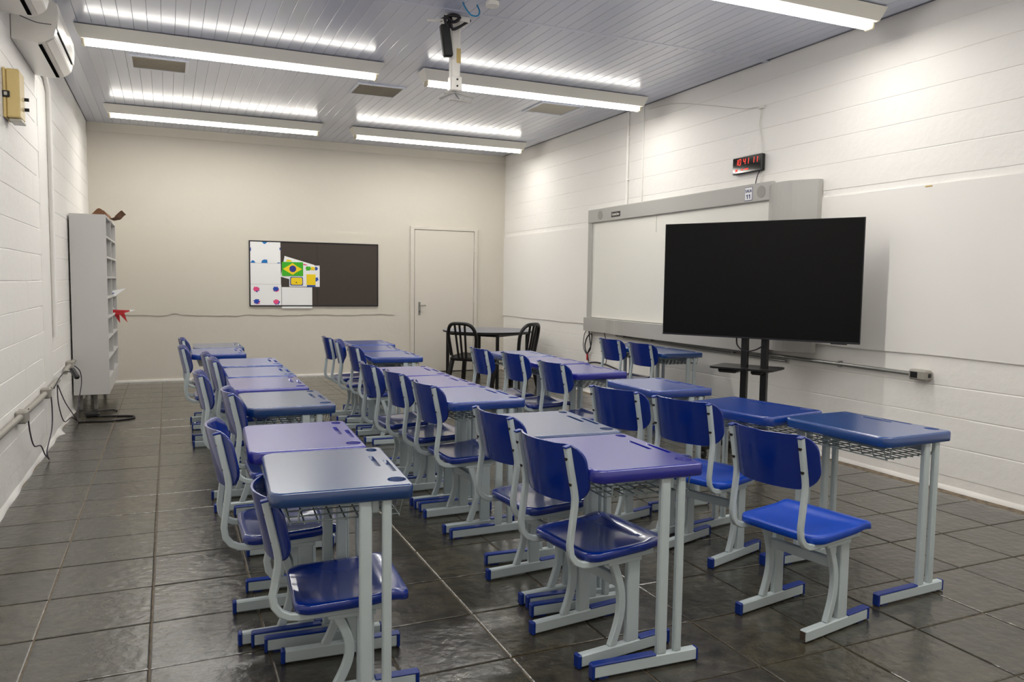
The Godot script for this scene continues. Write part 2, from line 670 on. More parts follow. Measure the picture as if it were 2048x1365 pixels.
	for k in 4:
		var st := begin()
		var hh := 0.1059 - 0.0006 * rng.randf()
		var cc := 0.0012 + 0.0008 * k
		prism(st, PackedVector2Array([Vector2(-0.003, -hh), Vector2(0.027 - cc, -hh), Vector2(0.027, -hh + cc * 1.6), Vector2(0.0274, 0.01), Vector2(0.027, hh - cc * 1.6), Vector2(0.027 - cc, hh), Vector2(-0.003, hh)]), -0.2034, 0.2034)
		bl.append(done(st))
	var lay := func(wall: Node3D, sidex: float, y0: float, dy: float, za: float, zb: float, ok: Callable) -> void:
		var row := 0
		var y := y0
		while y < H - 0.06:
			var z := za + (0.0 if row % 2 == 0 else 0.203)
			while z < zb:
				var c := Vector3(0, y + dy / 2, z + 0.203)
				if ok.call(c):
					var o := part("block", bl[rng.randi() % 4], M.white_block_paint, wall)
					o.position = Vector3(sidex + rng.randf_range(-0.00025, 0.00025), c.y, c.z)
					o.scale = Vector3(1, dy / 0.2127, 1)
					if sidex > 1.0:
						o.rotation.y = PI
				z += 0.406
			y += dy
			row += 1
	lay.call(wr, W + 0.0275, 0.09, 0.2127, -0.2, 8.9, func(c): return c.y < 0.9 or c.y > 2.25)
	lay.call(wl, -0.0275, 0.145, 0.2063, 0.0, 6.3, func(c): return not (c.z < 2.3 and c.y < 1.9) and not (c.z > 3.9 and c.z < 4.3 and c.y < 2.9))
	# smooth filled strip and drain pipe under the air conditioner
	part("plaster_strip", box_mesh(Vector3(-0.012, 1.55, 4.11), Vector3(0.03, 2.86, 0.46), 0.003), M.smooth_white_plaster, wl)
	# painted fillets where the walls meet the floor
	var fillet := func(sgn: float, x0: float, amp: float) -> ArrayMesh:
		var st := begin()
		var z := 0.0
		var prev := []
		while z < ZN:
			var w := 0.012 + amp * (0.5 + 0.5 * sin(z * 3.1 + 1.0)) + amp * 0.5 * sin(z * 11.0)
			if sgn > 0 and z > 3.55 and z < 3.8:
				w += 0.05 * (1.0 - absf(z - 3.68) / 0.13)
			w = maxf(w, 0.008)
			var cur := [Vector3(x0 - sgn * 0.01, 0.05, z), Vector3(x0 + sgn * w * 0.3, 0.022, z), Vector3(x0 + sgn * w, 0.0015, z), Vector3(x0 + sgn * w, -0.01, z)]
			if prev.size():
				for k in 3:
					quad(st, prev[k], prev[k + 1], cur[k + 1], cur[k], Vector3(sgn, 0.6, 0), 1)
			prev = cur
			z += 0.09
		return done(st)
	struct("baseboard_left", fillet.call(1.0, -0.005, 0.012), M.smooth_white_plaster)
	struct("baseboard_right", fillet.call(-1.0, W + 0.005, 0.006), M.smooth_white_plaster)
	struct("baseboard_back", box_mesh(Vector3(2.18, 0.012, 0.008), Vector3(4.36, 0.03, 0.016), 0.003), M.smooth_white_plaster)
	# door with its frame
	var d := Node3D.new()
	d.name = "door_1"
	add_child(d)
	d.position = Vector3(4.92, 0, 0)
	d.set_meta("kind", "structure")
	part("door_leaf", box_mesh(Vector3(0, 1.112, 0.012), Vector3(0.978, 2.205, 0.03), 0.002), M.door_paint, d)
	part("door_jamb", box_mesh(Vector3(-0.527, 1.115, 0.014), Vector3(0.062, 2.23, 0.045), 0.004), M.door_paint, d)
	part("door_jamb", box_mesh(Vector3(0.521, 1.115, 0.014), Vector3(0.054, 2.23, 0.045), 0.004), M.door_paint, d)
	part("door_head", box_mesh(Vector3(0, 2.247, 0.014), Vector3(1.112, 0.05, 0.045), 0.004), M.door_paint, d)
	part("door_gap", box_mesh(Vector3(0, 0.006, 0.012), Vector3(0.97, 0.012, 0.02)), M.black_plastic, d)
	var hp := part("handle_plate", box_mesh(Vector3(-0.41, 1.0, 0.029), Vector3(0.035, 0.2, 0.006), 0.002), M.steel, d)
	part("handle", tube_mesh(smooth_path([Vector3(-0.41, 1.05, 0.03), Vector3(-0.41, 1.05, 0.07), Vector3(-0.395, 1.05, 0.082), Vector3(-0.32, 1.05, 0.08)], 0.01), 0.009, 8), M.chrome, hp)
	part("keyhole", box_mesh(Vector3(-0.41, 0.95, 0.033), Vector3(0.012, 0.026, 0.004), 0.001), M.black_plastic, hp)
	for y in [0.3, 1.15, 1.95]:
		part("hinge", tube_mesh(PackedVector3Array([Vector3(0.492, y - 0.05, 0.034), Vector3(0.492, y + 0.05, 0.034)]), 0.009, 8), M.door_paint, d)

# ------------------------------------------------------------------ back wall
func blob(cx: float, cy: float, r: float, sd: int, n := 9) -> PackedVector2Array:
	var o := PackedVector2Array()
	for i in n * 2:
		var a := TAU * i / (n * 2)
		var k := r * (0.8 + 0.28 * sin(i * 2.1 + sd) * (0.5 + 0.5 * sin(i * 0.9 + sd * 2)))
		o.append(Vector2(cx + cos(a) * k, cy + sin(a) * k * 0.85))
	return o

func flat(n: String, o: PackedVector2Array, z: float, m: Material, parent: Node, t := 0.0012) -> MeshInstance3D:
	return part(n, prism_mesh(o, z, z + t), m, parent)

func rect(x0: float, y0: float, x1: float, y1: float) -> PackedVector2Array:
	return PackedVector2Array([Vector2(x0, y0), Vector2(x1, y0), Vector2(x1, y1), Vector2(x0, y1)])

func make_back_wall_things() -> void:
	var b := thing("notice_board", "dark brown pinboard with thin black frame hung on the beige back wall", "notice board", Vector3(2.925, 1.035, 0.012))
	part("panel", box_mesh(Vector3(0, 0.468, 0.008), Vector3(1.84, 0.92, 0.014)), M.cork_dark, b)
	for s in [-1.0, 1.0]:
		part("frame_rail", box_mesh(Vector3(0, 0.468 + s * 0.461, 0.01), Vector3(1.864, 0.016, 0.024), 0.002), M.frame_dark, b)
		part("frame_rail", box_mesh(Vector3(s * 0.924, 0.468, 0.01), Vector3(0.016, 0.93, 0.024), 0.002), M.frame_dark, b)
	part("panel_joint", box_mesh(Vector3(0.02, 0.468, 0.0155), Vector3(0.004, 0.9, 0.002)), M.frame_dark, b)
	var zf := 0.0285
	# sheets pinned on the board (x, y in wall coordinates)
	var p := tag(part("paper_sheet", prism_mesh(rect(2.004, 1.652, 2.425, 1.955), zf, zf + 0.0012), M.paper, self), "white sheet with sky-blue painted shapes, topmost on the pinboard", "paper", "drawings on the pinboard") as Node3D
	flat("painted_shape", PackedVector2Array([Vector2(2.17, 1.954), Vector2(2.245, 1.954), Vector2(2.215, 1.925), Vector2(2.195, 1.925)]), zf + 0.0013, M.sky_paint, p)
	flat("painted_shape", rect(2.005, 1.82, 2.02, 1.868), zf + 0.0013, M.royal_paint, p)
	flat("painted_shape", rect(2.412, 1.845, 2.424, 1.88), zf + 0.0013, M.royal_paint, p)
	flat("painted_shape", PackedVector2Array([Vector2(2.01, 1.654), Vector2(2.08, 1.654), Vector2(2.06, 1.685), Vector2(2.035, 1.69)]), zf + 0.0013, M.sky_paint, p)
	flat("painted_shape", PackedVector2Array([Vector2(2.158, 1.654), Vector2(2.245, 1.654), Vector2(2.24, 1.7), Vector2(2.205, 1.705), Vector2(2.17, 1.692)]), zf + 0.0013, M.sky_paint, p)
	flat("painted_shape", PackedVector2Array([Vector2(2.37, 1.654), Vector2(2.424, 1.654), Vector2(2.4, 1.67)]), zf + 0.0013, M.sky_paint, p)
	tag(part("paper_sheet", prism_mesh(rect(2.008, 1.352, 2.428, 1.65), zf, zf + 0.0012), M.paper, self), "blank white sheet pinned between two painted sheets on the pinboard", "paper", "drawings on the pinboard")
	p = tag(part("paper_sheet", prism_mesh(rect(2.004, 1.04, 2.432, 1.35), zf, zf + 0.0012), M.paper, self), "white sheet with four pink and blue painted blobs on the pinboard", "paper", "drawings on the pinboard") as Node3D
	var spots := [[2.085, 1.282, M.pink_paint, M.royal_paint], [2.355, 1.285, M.royal_paint, M.pink_paint], [2.09, 1.105, M.royal_paint, M.pink_paint], [2.36, 1.1, M.pink_paint, M.royal_paint]]
	for k in 4:
		flat("painted_blob", blob(spots[k][0] + 0.006, spots[k][1] - 0.007, 0.05, k + 4), zf + 0.0013, spots[k][3], p)
		flat("painted_blob", blob(spots[k][0], spots[k][1], 0.049, k + 1), zf + 0.0026, spots[k][2], p)
	tag(part("paper_sheet", prism_mesh(rect(2.438, 1.003, 2.871, 1.312), zf, zf + 0.0012), M.paper, self), "blank white sheet overhanging the lower edge of the pinboard", "paper", "drawings on the pinboard")
	# tilted sheet under the flag
	p = tag(part("paper_sheet", prism_mesh(PackedVector2Array([Vector2(2.425, 1.462), Vector2(2.84, 1.345), Vector2(2.905, 1.64), Vector2(2.482, 1.762)]), zf, zf + 0.0012), M.paper, self), "tilted white sheet with yellow and pink paint half under the flag drawing", "paper", "drawings on the pinboard") as Node3D
	flat("painted_shape", PackedVector2Array([Vector2(2.5, 1.68), Vector2(2.585, 1.68), Vector2(2.575, 1.7), Vector2(2.52, 1.715)]), zf + 0.0013, M.yellow, p)
	flat("painted_shape", PackedVector2Array([Vector2(2.745, 1.635), Vector2(2.81, 1.632), Vector2(2.78, 1.65), Vector2(2.748, 1.655)]), zf + 0.0013, M.pink_paint, p)
	p = tag(part("paper_sheet", prism_mesh(rect(2.545, 1.32, 2.98, 1.632), zf + 0.003, zf + 0.0042), M.paper, self), "white sheet with green, yellow and blue cut-out shapes on the pinboard", "paper", "drawings on the pinboard") as Node3D
	var z2 := zf + 0.0043
	flat("painted_shape", round_rect(2.556, 1.335, 2.74, 1.462, [0.02, 0.02, 0.02, 0.02]), z2, M.royal_paint, p)
	flat("painted_shape", round_rect(2.568, 1.347, 2.73, 1.452, [0.02, 0.02, 0.02, 0.02]), z2 + 0.0013, M.yellow, p)
	flat("painted_shape", blob(2.645, 1.382, 0.012, 3), z2 + 0.0026, M.cork_dark, p)
	flat("painted_shape", blob(2.815, 1.588, 0.047, 2), z2 + 0.0013, M.green, p)
	flat("painted_shape", blob(2.925, 1.588, 0.036, 5), z2, M.royal_paint, p)
	flat("painted_shape", blob(2.88, 1.588, 0.04, 7), z2 + 0.0006, M.yellow, p)
	flat("painted_shape", rect(2.795, 1.322, 2.918, 1.36), z2, M.royal_paint, p)
	flat("painted_shape", blob(2.925, 1.43, 0.045, 9), z2, M.royal_paint, p)
	flat("painted_shape", rect(2.79, 1.345, 2.92, 1.503), z2 + 0.0013, M.yellow, p)
	# the green flag drawing
	p = tag(part("flag_drawing", prism_mesh(round_rect(2.442, 1.474, 2.742, 1.676, [0.008, 0.008, 0.008, 0.008]), zf + 0.006, zf + 0.0072), M.green, self), "green flag drawing with yellow diamond and blue disc on the pinboard", "drawing") as Node3D
	flat("diamond", PackedVector2Array([Vector2(2.456, 1.575), Vector2(2.53, 1.53), Vector2(2.592, 1.49), Vector2(2.65, 1.53), Vector2(2.728, 1.575), Vector2(2.65, 1.62), Vector2(2.592, 1.662), Vector2(2.53, 1.62)]), zf + 0.0073, M.yellow, p)
	var disc := PackedVector2Array()
	for i in 20:
		disc.append(Vector2(2.595 + cos(TAU * i / 20) * 0.048, 1.578 + sin(TAU * i / 20) * 0.048))
	flat("disc", disc, zf + 0.0086, M.flag_blue, p)

# ------------------------------------------------------------------ right wall
func seven(st: SurfaceTool, ch: String, x: float, y: float, h: float) -> void:
	var w := h * 0.5
	var t := h * 0.13
	var segs := {"0": "abcdef", "1": "bc", "4": "fgbc"}
	var s: String = segs.get(ch, "")
	var at := {"a": [0, h / 2, w, t], "g": [0, 0, w, t], "d": [0, -h / 2, w, t], "f": [-w / 2, h / 4, t, h / 2], "b": [w / 2, h / 4, t, h / 2], "e": [-w / 2, -h / 4, t, h / 2], "c": [w / 2, -h / 4, t, h / 2]}
	for k in s:
		var q: Array = at[k]
		box(st, Vector3(x + q[0] + q[1] * 0.12, y + q[1], 0.0), Vector3(q[2], q[3], 0.003))

func text_mesh(s: String, size: float, depth := 0.002) -> TextMesh:
	var t := TextMesh.new()
	t.text = s
	var f := SystemFont.new()
	f.font_names = PackedStringArray(["Droid Sans"])
	f.font_weight = 700
	t.font = f
	t.font_size = 32
	t.pixel_size = size / 32.0
	t.depth = depth
	return t

func make_right_wall_things() -> void:
	var R := Transform3D(Basis(Vector3(0, 1, 0), -PI / 2), Vector3.ZERO)  # local x = world z ... faces -x
	# interactive whiteboard; local x runs along the wall (world z), local z out of the wall
	var o := Vector3(W - 0.012, 0, 4.51)
	var wb := thing("interactive_whiteboard", "long white interactive whiteboard with silver frame on the right-hand block wall", "whiteboard", o, -PI / 2)
	var L := func(z: float) -> float: return z - 4.51
	part("writing_surface", box_mesh(Vector3((L.call(2.93) + L.call(6.2)) / 2, 1.6, 0.012), Vector3(3.27, 1.22, 0.02), 0.002), M.board_white, wb)
	part("top_rail", box_mesh(Vector3((L.call(2.85) + L.call(6.18)) / 2, 2.275, 0.025), Vector3(3.33, 0.17, 0.05), 0.008), M.silver_plastic, wb)
	part("side_rail", box_mesh(Vector3(L.call(2.895), 1.59, 0.022), Vector3(0.095, 1.24, 0.044), 0.008), M.silver_plastic, wb)
	part("surface_seam", box_mesh(Vector3(L.call(4.35), 2.1, 0.0225), Vector3(0.004, 0.2, 0.002)), M.silver_dark, wb)
	# bottom rail: slim part, then a deeper tray that swings out
	var plan := PackedVector2Array([Vector2(L.call(2.85), 0.0), Vector2(L.call(2.85), 0.085), Vector2(L.call(3.42), 0.085), Vector2(L.call(3.55), 0.1), Vector2(L.call(3.64), 0.125), Vector2(L.call(3.72), 0.105), Vector2(L.call(3.82), 0.12), Vector2(L.call(6.2), 0.125), Vector2(L.call(6.2), 0.0)])
	var up := Transform3D(Basis(Vector3(1, 0, 0), Vector3(0, 0, 1), Vector3(0, 1, 0)), Vector3.ZERO)
	part("bottom_rail", prism_mesh(plan, 0.815, 0.985, up), M.silver_plastic, wb)
	# projector-arm column: bowed front
	var bow := PackedVector2Array()
	bow.append(Vector2(L.call(6.15), 0.0))
	for i in 17:
		var t := i / 16.0
		bow.append(Vector2(L.call(6.15) + 0.575 * t, 0.05 + 0.13 * sin(PI * t)))
	bow.append(Vector2(L.call(6.725), 0.0))
	var cst := begin()
	prism(cst, bow, 0.86, 2.315, up)
	part("column", done(cst), M.silver_plastic, wb)
	for z in [3.16, 6.045]:
		var cp := PackedVector2Array()
		for i in 24:
			cp.append(Vector2(L.call(z) + cos(TAU * i / 24) * 0.055, 2.276 + sin(TAU * i / 24) * 0.055))
		part("speaker_grille", prism_mesh(cp, 0.049, 0.053), M.silver_dark, wb)
	var lg := part("label_plate", box_mesh(Vector3(L.call(3.53), 2.262, 0.0515), Vector3(0.2, 0.062, 0.004), 0.001), M.label_black, wb)
	var lt := part("label_text", text_mesh("ComLine", 0.04), M.label_ink, lg)
	lt.position = Vector3(L.call(3.53), 2.262, 0.055)
	# SALA 11 notice
	var sg := thing("room_sign", "small white sign reading SALA 11 stuck on the whiteboard top rail", "sign", Vector3(W - 0.064, 2.272, 5.878), -PI / 2)
	part("card", box_mesh(Vector3(0, 0, 0), Vector3(0.096, 0.116, 0.003), 0.001), M.paper, sg)
	part("border", box_mesh(Vector3(0, 0, -0.0015), Vector3(0.104, 0.124, 0.002)), M.sign_ink, sg)
	var w1 := part("room_word", text_mesh("SALA", 0.036), M.sign_ink, sg)
	w1.position = Vector3(0, 0.026, 0.0025)
	var w2 := part("room_number", text_mesh("11", 0.056), M.sign_ink, sg)
	w2.position = Vector3(0, -0.026, 0.0025)
	# wall clock, hung leaning a little forward
	var ck := thing("digital_clock", "black digital wall clock with red glowing digits above the whiteboard", "clock", Vector3(W - 0.005, 2.475, 5.82), -PI / 2)
	var cb := part("case", box_mesh(Vector3(0, 0.077, 0.022), Vector3(0.4, 0.155, 0.044), 0.006), M.black_plastic, ck)
	part("face", box_mesh(Vector3(0, 0.077, 0.0445), Vector3(0.384, 0.14, 0.002)), M.clock_face, cb)
	var ds := begin()
	var xs := [-0.138, -0.094, -0.03, 0.014, 0.088, 0.134]
	var chs := "104111"
	for i in 6:
		seven(ds, chs[i], xs[i], 0.0, 0.052)
	var dg := part("time_display", done(ds), M.led_red, ck)
	dg.position = Vector3(0, 0.108, 0.0462)
	var d2 := begin()
	for q in [[-0.14, 0.03, 0.022], [-0.06, 0.018, 0.018], [0.0, 0.05, 0.014]]:
		box(d2, Vector3(q[0], 0.0, 0.0), Vector3(q[1], q[2], 0.002), 0.0008)
	part("date_display", done(d2), M.led_red, ck).position = Vector3(0, 0.035, 0.0462)
	# clock leads
	tag(part("clock_cable", tube_mesh(smooth_path([Vector3(W - 0.012, 2.48, 5.96), Vector3(W - 0.02, 2.44, 5.94), Vector3(W - 0.012, 2.36, 5.905)]), 0.004, 6), M.cable_black, self), "thin dark lead hanging from the digital clock to the whiteboard rail", "cable")
	tag(part("wall_wire", tube_mesh(smooth_path([Vector3(W - 0.008, 3.4, 4.1), Vector3(W - 0.008, 3.36, 4.6), Vector3(W - 0.008, 3.22, 5.2), Vector3(W - 0.008, 3.09, 5.7), Vector3(W - 0.008, 3.05, 5.93), Vector3(W - 0.008, 2.9, 5.93), Vector3(W - 0.008, 2.75, 5.97), Vector3(W - 0.008, 2.5, 6.0), Vector3(W - 0.008, 2.37, 5.97)]), 0.0045, 6), M.cable_white, self), "thin white wire stapled across the wall above the digital clock", "wire")
	tag(part("wire_clip", box_mesh(Vector3(W - 0.01, 3.055, 5.955), Vector3(0.03, 0.03, 0.07), 0.006), M.white_plastic, self), "small white plastic clip at the bend of the clock wire", "clip")
	# surface conduits
	var v1 := thing("vertical_conduit", "thick white painted conduit running from ceiling to whiteboard", "conduit", Vector3(W - 0.018, 2.355, 3.69))
	part("pipe", tube_mesh(PackedVector3Array([Vector3.ZERO, Vector3(0, H - 2.355, 0)]), 0.018, 10), M.smooth_white_plaster, v1)
	for y in [0.3, 0.8]:
		part("saddle", box_mesh(Vector3(0.004, y, 0), Vector3(0.03, 0.02, 0.06), 0.004), M.smooth_white_plaster, v1)
	tag(part("vertical_conduit", tube_mesh(PackedVector3Array([Vector3(W - 0.008, 2.36, 4.0), Vector3(W - 0.008, H, 4.0)]), 0.01, 8), M.smooth_white_plaster, self), "slim white wire cover beside the thick white conduit above the whiteboard", "conduit")
	var hc := thing("wall_conduit", "galvanised horizontal conduit with outlet box below the whiteboard", "conduit", Vector3(W - 0.03, 0.795, 3.7))
	part("pipe", tube_mesh(PackedVector3Array([Vector3(0, 0.03, 0), Vector3(0, 0.005, 1.3), Vector3(0, -0.004, 3.98)]), 0.016, 10), M.steel, hc)
	part("pipe", tube_mesh(PackedVector3Array([Vector3(0.005, -0.01, 0), Vector3(0.005, -0.03, 1.3), Vector3(0.005, -0.036, 2.7)]), 0.012, 8), M.steel, hc)
	for z in [0.6, 2.0, 3.3]:
		part("saddle", box_mesh(Vector3(0.008, 0.0, z), Vector3(0.04, 0.05, 0.02), 0.004), M.steel, hc)
	var ob := part("outlet_box", box_mesh(Vector3(-0.005, -0.004, 4.05), Vector3(0.075, 0.075, 0.15), 0.012), M.conduit_paint, hc)
	part("outlet", box_mesh(Vector3(-0.043, -0.004, 4.025), Vector3(0.006, 0.045, 0.06), 0.003), M.black_plastic, ob)
	part("outlet", box_mesh(Vector3(-0.005, -0.004, 4.126), Vector3(0.03, 0.03, 0.006), 0.003), M.black_plastic, ob)
	part("junction_box", box_mesh(Vector3(-0.01, 0.035, -0.03), Vector3(0.09, 0.09, 0.12), 0.012), M.silver_dark, hc)
	# bundle of cables under the left end of the board
	var bd := thing("cable_bundle", "coiled dark cable bundle hanging below the whiteboard's lower corner", "cable", Vector3(W - 0.02, 0.47, 2.86))
	part("loop", tube_mesh(smooth_path([Vector3(0, 0.36, 0), Vector3(-0.02, 0.25, 0.06), Vector3(-0.02, 0.12, 0.09), Vector3(-0.02, 0.05, 0.0), Vector3(-0.02, 0.14, -0.06), Vector3(-0.02, 0.26, 0.0), Vector3(-0.01, 0.3, 0.09), Vector3(-0.02, 0.16, 0.1), Vector3(-0.02, 0.05, 0.02), Vector3(-0.01, -0.06, 0.03)]), 0.008, 6), M.cable_black, bd)
	part("loop", tube_mesh(smooth_path([Vector3(0, 0.36, -0.04), Vector3(-0.01, 0.28, -0.1), Vector3(-0.02, 0.12, -0.1), Vector3(-0.02, 0.03, -0.01), Vector3(-0.01, -0.02, 0.02), Vector3(-0.01, -0.2, 0.0)]), 0.005, 6), M.cable_black, bd)
	part("tie", box_mesh(Vector3(-0.02, 0.0, 0.01), Vector3(0.02, 0.09, 0.025), 0.005), M.red, bd)
	tag(part("power_cable", tube_mesh(smooth_path([Vector3(W - 0.02, 0.36, 3.72), Vector3(W - 0.05, 0.42, 3.3), Vector3(W - 0.04, 0.4, 2.95), Vector3(W - 0.03, 0.3, 2.76), Vector3(W - 0.03, 0.1, 2.72), Vector3(W - 0.05, 0.012, 2.75)]), 0.011, 8), M.cable_black, self), "thick dark power cable drooping along the wall behind the far pair of chairs", "cable")
	tag(part("lead", tube_mesh(smooth_path([Vector3(W - 0.05, 0.82, 3.3), Vector3(W - 0.04, 0.7, 3.33), Vector3(W - 0.04, 0.55, 3.36), Vector3(W - 0.02, 0.4, 3.3)]), 0.005, 6), M.cable_black, self), "thin dark lead dropping from the whiteboard bottom rail", "cable")
	# plaster scar with an old bracket
	tag(part("wall_bracket", box_mesh(Vector3(W - 0.006, 2.15, 7.72), Vector3(0.018, 0.012, 0.06), 0.003), M.tape, self), "tiny rusty bracket in the wall right of the television", "bracket")

# ------------------------------------------------------------------ left wall
func make_left_wall_things() -> void:
	# open shelving unit on short legs, its open side toward the desks
	var x1 := 0.352
	var z0 := 0.86
	var z1 := 2.5
	var y0 := 0.185
	var y1 := 2.07
	var s := thing("shelf_unit", "tall light grey open pigeonhole shelf standing against the left wall", "shelf", Vector3(0, 0, 0))
	var t := 0.022
	part("side_panel", box_mesh(Vector3(x1 / 2 + 0.008, (y0 + y1) / 2, z1 - t / 2), Vector3(x1 - 0.016, y1 - y0, t), 0.002), M.shelf_grey, s)
	part("side_panel", box_mesh(Vector3(x1 / 2 + 0.008, (y0 + y1) / 2, z0 + t / 2), Vector3(x1 - 0.016, y1 - y0, t), 0.002), M.shelf_grey, s)
	part("back_panel", box_mesh(Vector3(0.022, (y0 + y1) / 2, (z0 + z1) / 2), Vector3(0.012, y1 - y0 - 0.01, z1 - z0 - 2 * t)), M.shelf_grey, s)
	part("divider", box_mesh(Vector3(x1 / 2 + 0.015, (y0 + y1) / 2, (z0 + z1) / 2), Vector3(x1 - 0.035, y1 - y0 - 0.04, t), 0.002), M.shelf_grey, s)
	for k in 9:
		var y := y1 - t / 2 - k * 0.2145
		part("shelf_board", box_mesh(Vector3(x1 / 2 + 0.012, y, (z0 + z1) / 2), Vector3(x1 - 0.028, t, z1 - z0 - 2 * t), 0.002), M.shelf_grey, s)
	part("plinth", box_mesh(Vector3(x1 - 0.014, y0 + 0.077, (z0 + z1) / 2), Vector3(0.018, 0.152, z1 - z0 - 2 * t), 0.002), M.shelf_grey, s)
	part("base_board", box_mesh(Vector3(x1 / 2 + 0.01, y0 + t / 2, (z0 + z1) / 2), Vector3(x1 - 0.04, t, z1 - z0 - 2 * t)), M.shelf_grey, s)
	for zz in [z0 + 0.1, z1 - 0.22]:
		for xx in [0.06, 0.2]:
			part("leg", box_mesh(Vector3(xx, y0 / 2, zz), Vector3(0.035, y0, 0.035), 0.003), M.silver_dark, s)
	# curled brown paper on top
	var st := begin()
	var nx := 20
	var cur := Curve.new()
	cur.max_value = 0.2
	for q in [[0.0, 0.045], [0.3, 0.122], [0.45, 0.094], [0.6, 0.008], [0.78, 0.022], [1.0, 0.104]]:
		cur.add_point(Vector2(q[0], q[1]))
	var pts := []
	for i in nx + 1:
		var u := float(i) / nx
		var row := []
		for j in 7:
			var v := j / 6.0
			row.append(Vector3(0.17 + 0.33 * u - 0.03 * v, y1 + 0.004 + cur.sample(u) * (0.75 + 0.25 * v), 1.38 + 0.3 * v + 0.08 * u))
		pts.append(row)
	for i in nx:
		for j in 6:
			quad(st, pts[i][j], pts[i + 1][j], pts[i + 1][j + 1], pts[i][j + 1], Vector3.UP, 1)
			var dn := Vector3(0, -0.002, 0)
			quad(st, pts[i][j] + dn, pts[i + 1][j] + dn, pts[i + 1][j + 1] + dn, pts[i][j + 1] + dn, Vector3.DOWN, 2)
	for i in nx:
		var a: Vector3 = pts[i][6]
		var b: Vector3 = pts[i + 1][6]
		quad(st, a, b, Vector3(b.x, minf(y1 + 0.003, b.y), b.z + 0.02) if b.x < 0.34 else b.lerp(Vector3(0.36, y1 + 0.004, b.z), 0.5), Vector3(a.x, minf(y1 + 0.003, a.y), a.z + 0.02) if a.x < 0.34 else a.lerp(Vector3(0.36, y1 + 0.004, a.z), 0.5), Vector3(0, 0, 1), 3)
	tag(part("brown_paper", done(st), M.brown_paper, self), "crumpled curled brown kraft paper lying on the shelf unit", "paper")
	# paper toys standing out of two pigeonholes
	var pa := thing("paper_bird", "red folded paper bird with white and orange crest in a shelf pigeonhole", "paper toy", Vector3(0.33, 0.968, 1.2))
	var wing := func(a: Array, tdir: Vector3) -> ArrayMesh:
		var sw := begin()
		for k in range(1, a.size() - 1):
			tri(sw, a[0], a[k], a[k + 1], tdir)
			tri(sw, a[0] - tdir * 0.002, a[k] - tdir * 0.002, a[k + 1] - tdir * 0.002, -tdir)
		for k in a.size():
			var p: Vector3 = a[k]
			var q: Vector3 = a[(k + 1) % a.size()]
			quad(sw, p, q, q - tdir * 0.002, p - tdir * 0.002, (p + q) * 0.5 - (a[0] + a[1] + a[2]) / 3.0)
		return done(sw)
	part("wing", wing.call([Vector3(-0.12, 0.07, 0.0), Vector3(0.2, 0.055, 0.02), Vector3(0.05, 0.0, 0.05)], Vector3(0.1, 0.6, 0.8).normalized()), M.red, pa)
	part("tail", wing.call([Vector3(-0.02, 0.05, 0.03), Vector3(0.06, 0.05, 0.03), Vector3(0.07, -0.1, 0.04)], Vector3(0.1, 0.0, 1.0).normalized()), M.red, pa)
	part("tail", wing.call([Vector3(0.03, 0.05, 0.03), Vector3(0.11, 0.05, 0.03), Vector3(0.15, -0.09, 0.05)], Vector3(0.2, 0.0, 1.0).normalized()), M.red, pa)
	part("crest", wing.call([Vector3(-0.1, 0.07, 0.02), Vector3(0.02, 0.07, 0.02), Vector3(-0.07, 0.17, 0.02)], Vector3(0, 0, 1)), M.paper, pa)
	part("crest_stripe", wing.call([Vector3(-0.1, 0.07, 0.025), Vector3(-0.07, 0.07, 0.025), Vector3(-0.075, 0.16, 0.025)], Vector3(0, 0, 1)), M.orange, pa)
	part("beak", wing.call([Vector3(0.17, 0.065, 0.02), Vector3(0.24, 0.06, 0.02), Vector3(0.18, 0.04, 0.03)], Vector3(0, 0.4, 0.9).normalized()), M.paper, pa)
	var pb := thing("paper_boat", "small white and blue folded paper boat in a shelf pigeonhole", "paper toy", Vector3(0.32, 1.205, 1.22))
	part("hull", wing.call([Vector3(-0.08, 0.04, 0.0), Vector3(0.15, 0.085, 0.02), Vector3(0.03, -0.012, 0.05)], Vector3(0.1, 0.5, 0.85).normalized()), M.paper, pb)
	part("stripe", wing.call([Vector3(-0.06, 0.03, 0.04), Vector3(0.03, 0.03, 0.04), Vector3(-0.01, 0.0, 0.05)], Vector3(0, 0.2, 1.0).normalized()), M.flag_blue, pb)
	part("flag", wing.call([Vector3(-0.08, 0.06, 0.02), Vector3(-0.03, 0.05, 0.02), Vector3(-0.06, 0.09, 0.02)], Vector3(0, 0, 1)), M.green, pb)
	# split air conditioners
	for k in 2:
		var za: float = [4.4, 5.77][k]
		var ac := thing("air_conditioner", ["white split air conditioner above the vertical drain pipe on the left wall", "white split air conditioner above the beige electrical box"][k], "air conditioner", Vector3(0.004, [2.995, 3.065][k], za), 0.0, "air conditioners on the left wall")
		var pf := PackedVector2Array([Vector2(0, 0.01), Vector2(0.153, 0.0), Vector2(0.19, 0.012), Vector2(0.225, 0.035), Vector2(0.25, 0.062), Vector2(0.262, 0.11), Vector2(0.268, 0.2), Vector2(0.262, 0.275), Vector2(0.235, 0.298), Vector2(0, 0.3)])
		part("body", prism_mesh(pf, 0.0, 1.04), M.white_plastic, ac)
		part("front_panel", prism_mesh(PackedVector2Array([Vector2(0.262, 0.112), Vector2(0.27, 0.112), Vector2(0.277, 0.2), Vector2(0.272, 0.278), Vector2(0.262, 0.278)]), 0.01, 1.03), M.white_plastic, ac)
		part("air_slot", box_mesh(Vector3(0.16, 0.0035, 0.52), Vector3(0.022, 0.012, 0.94), 0.0), M.slot_black, ac)
		part("intake_slit", box_mesh(Vector3(0.2605, 0.105, 0.52), Vector3(0.006, 0.012, 0.86)), M.slot_black, ac)
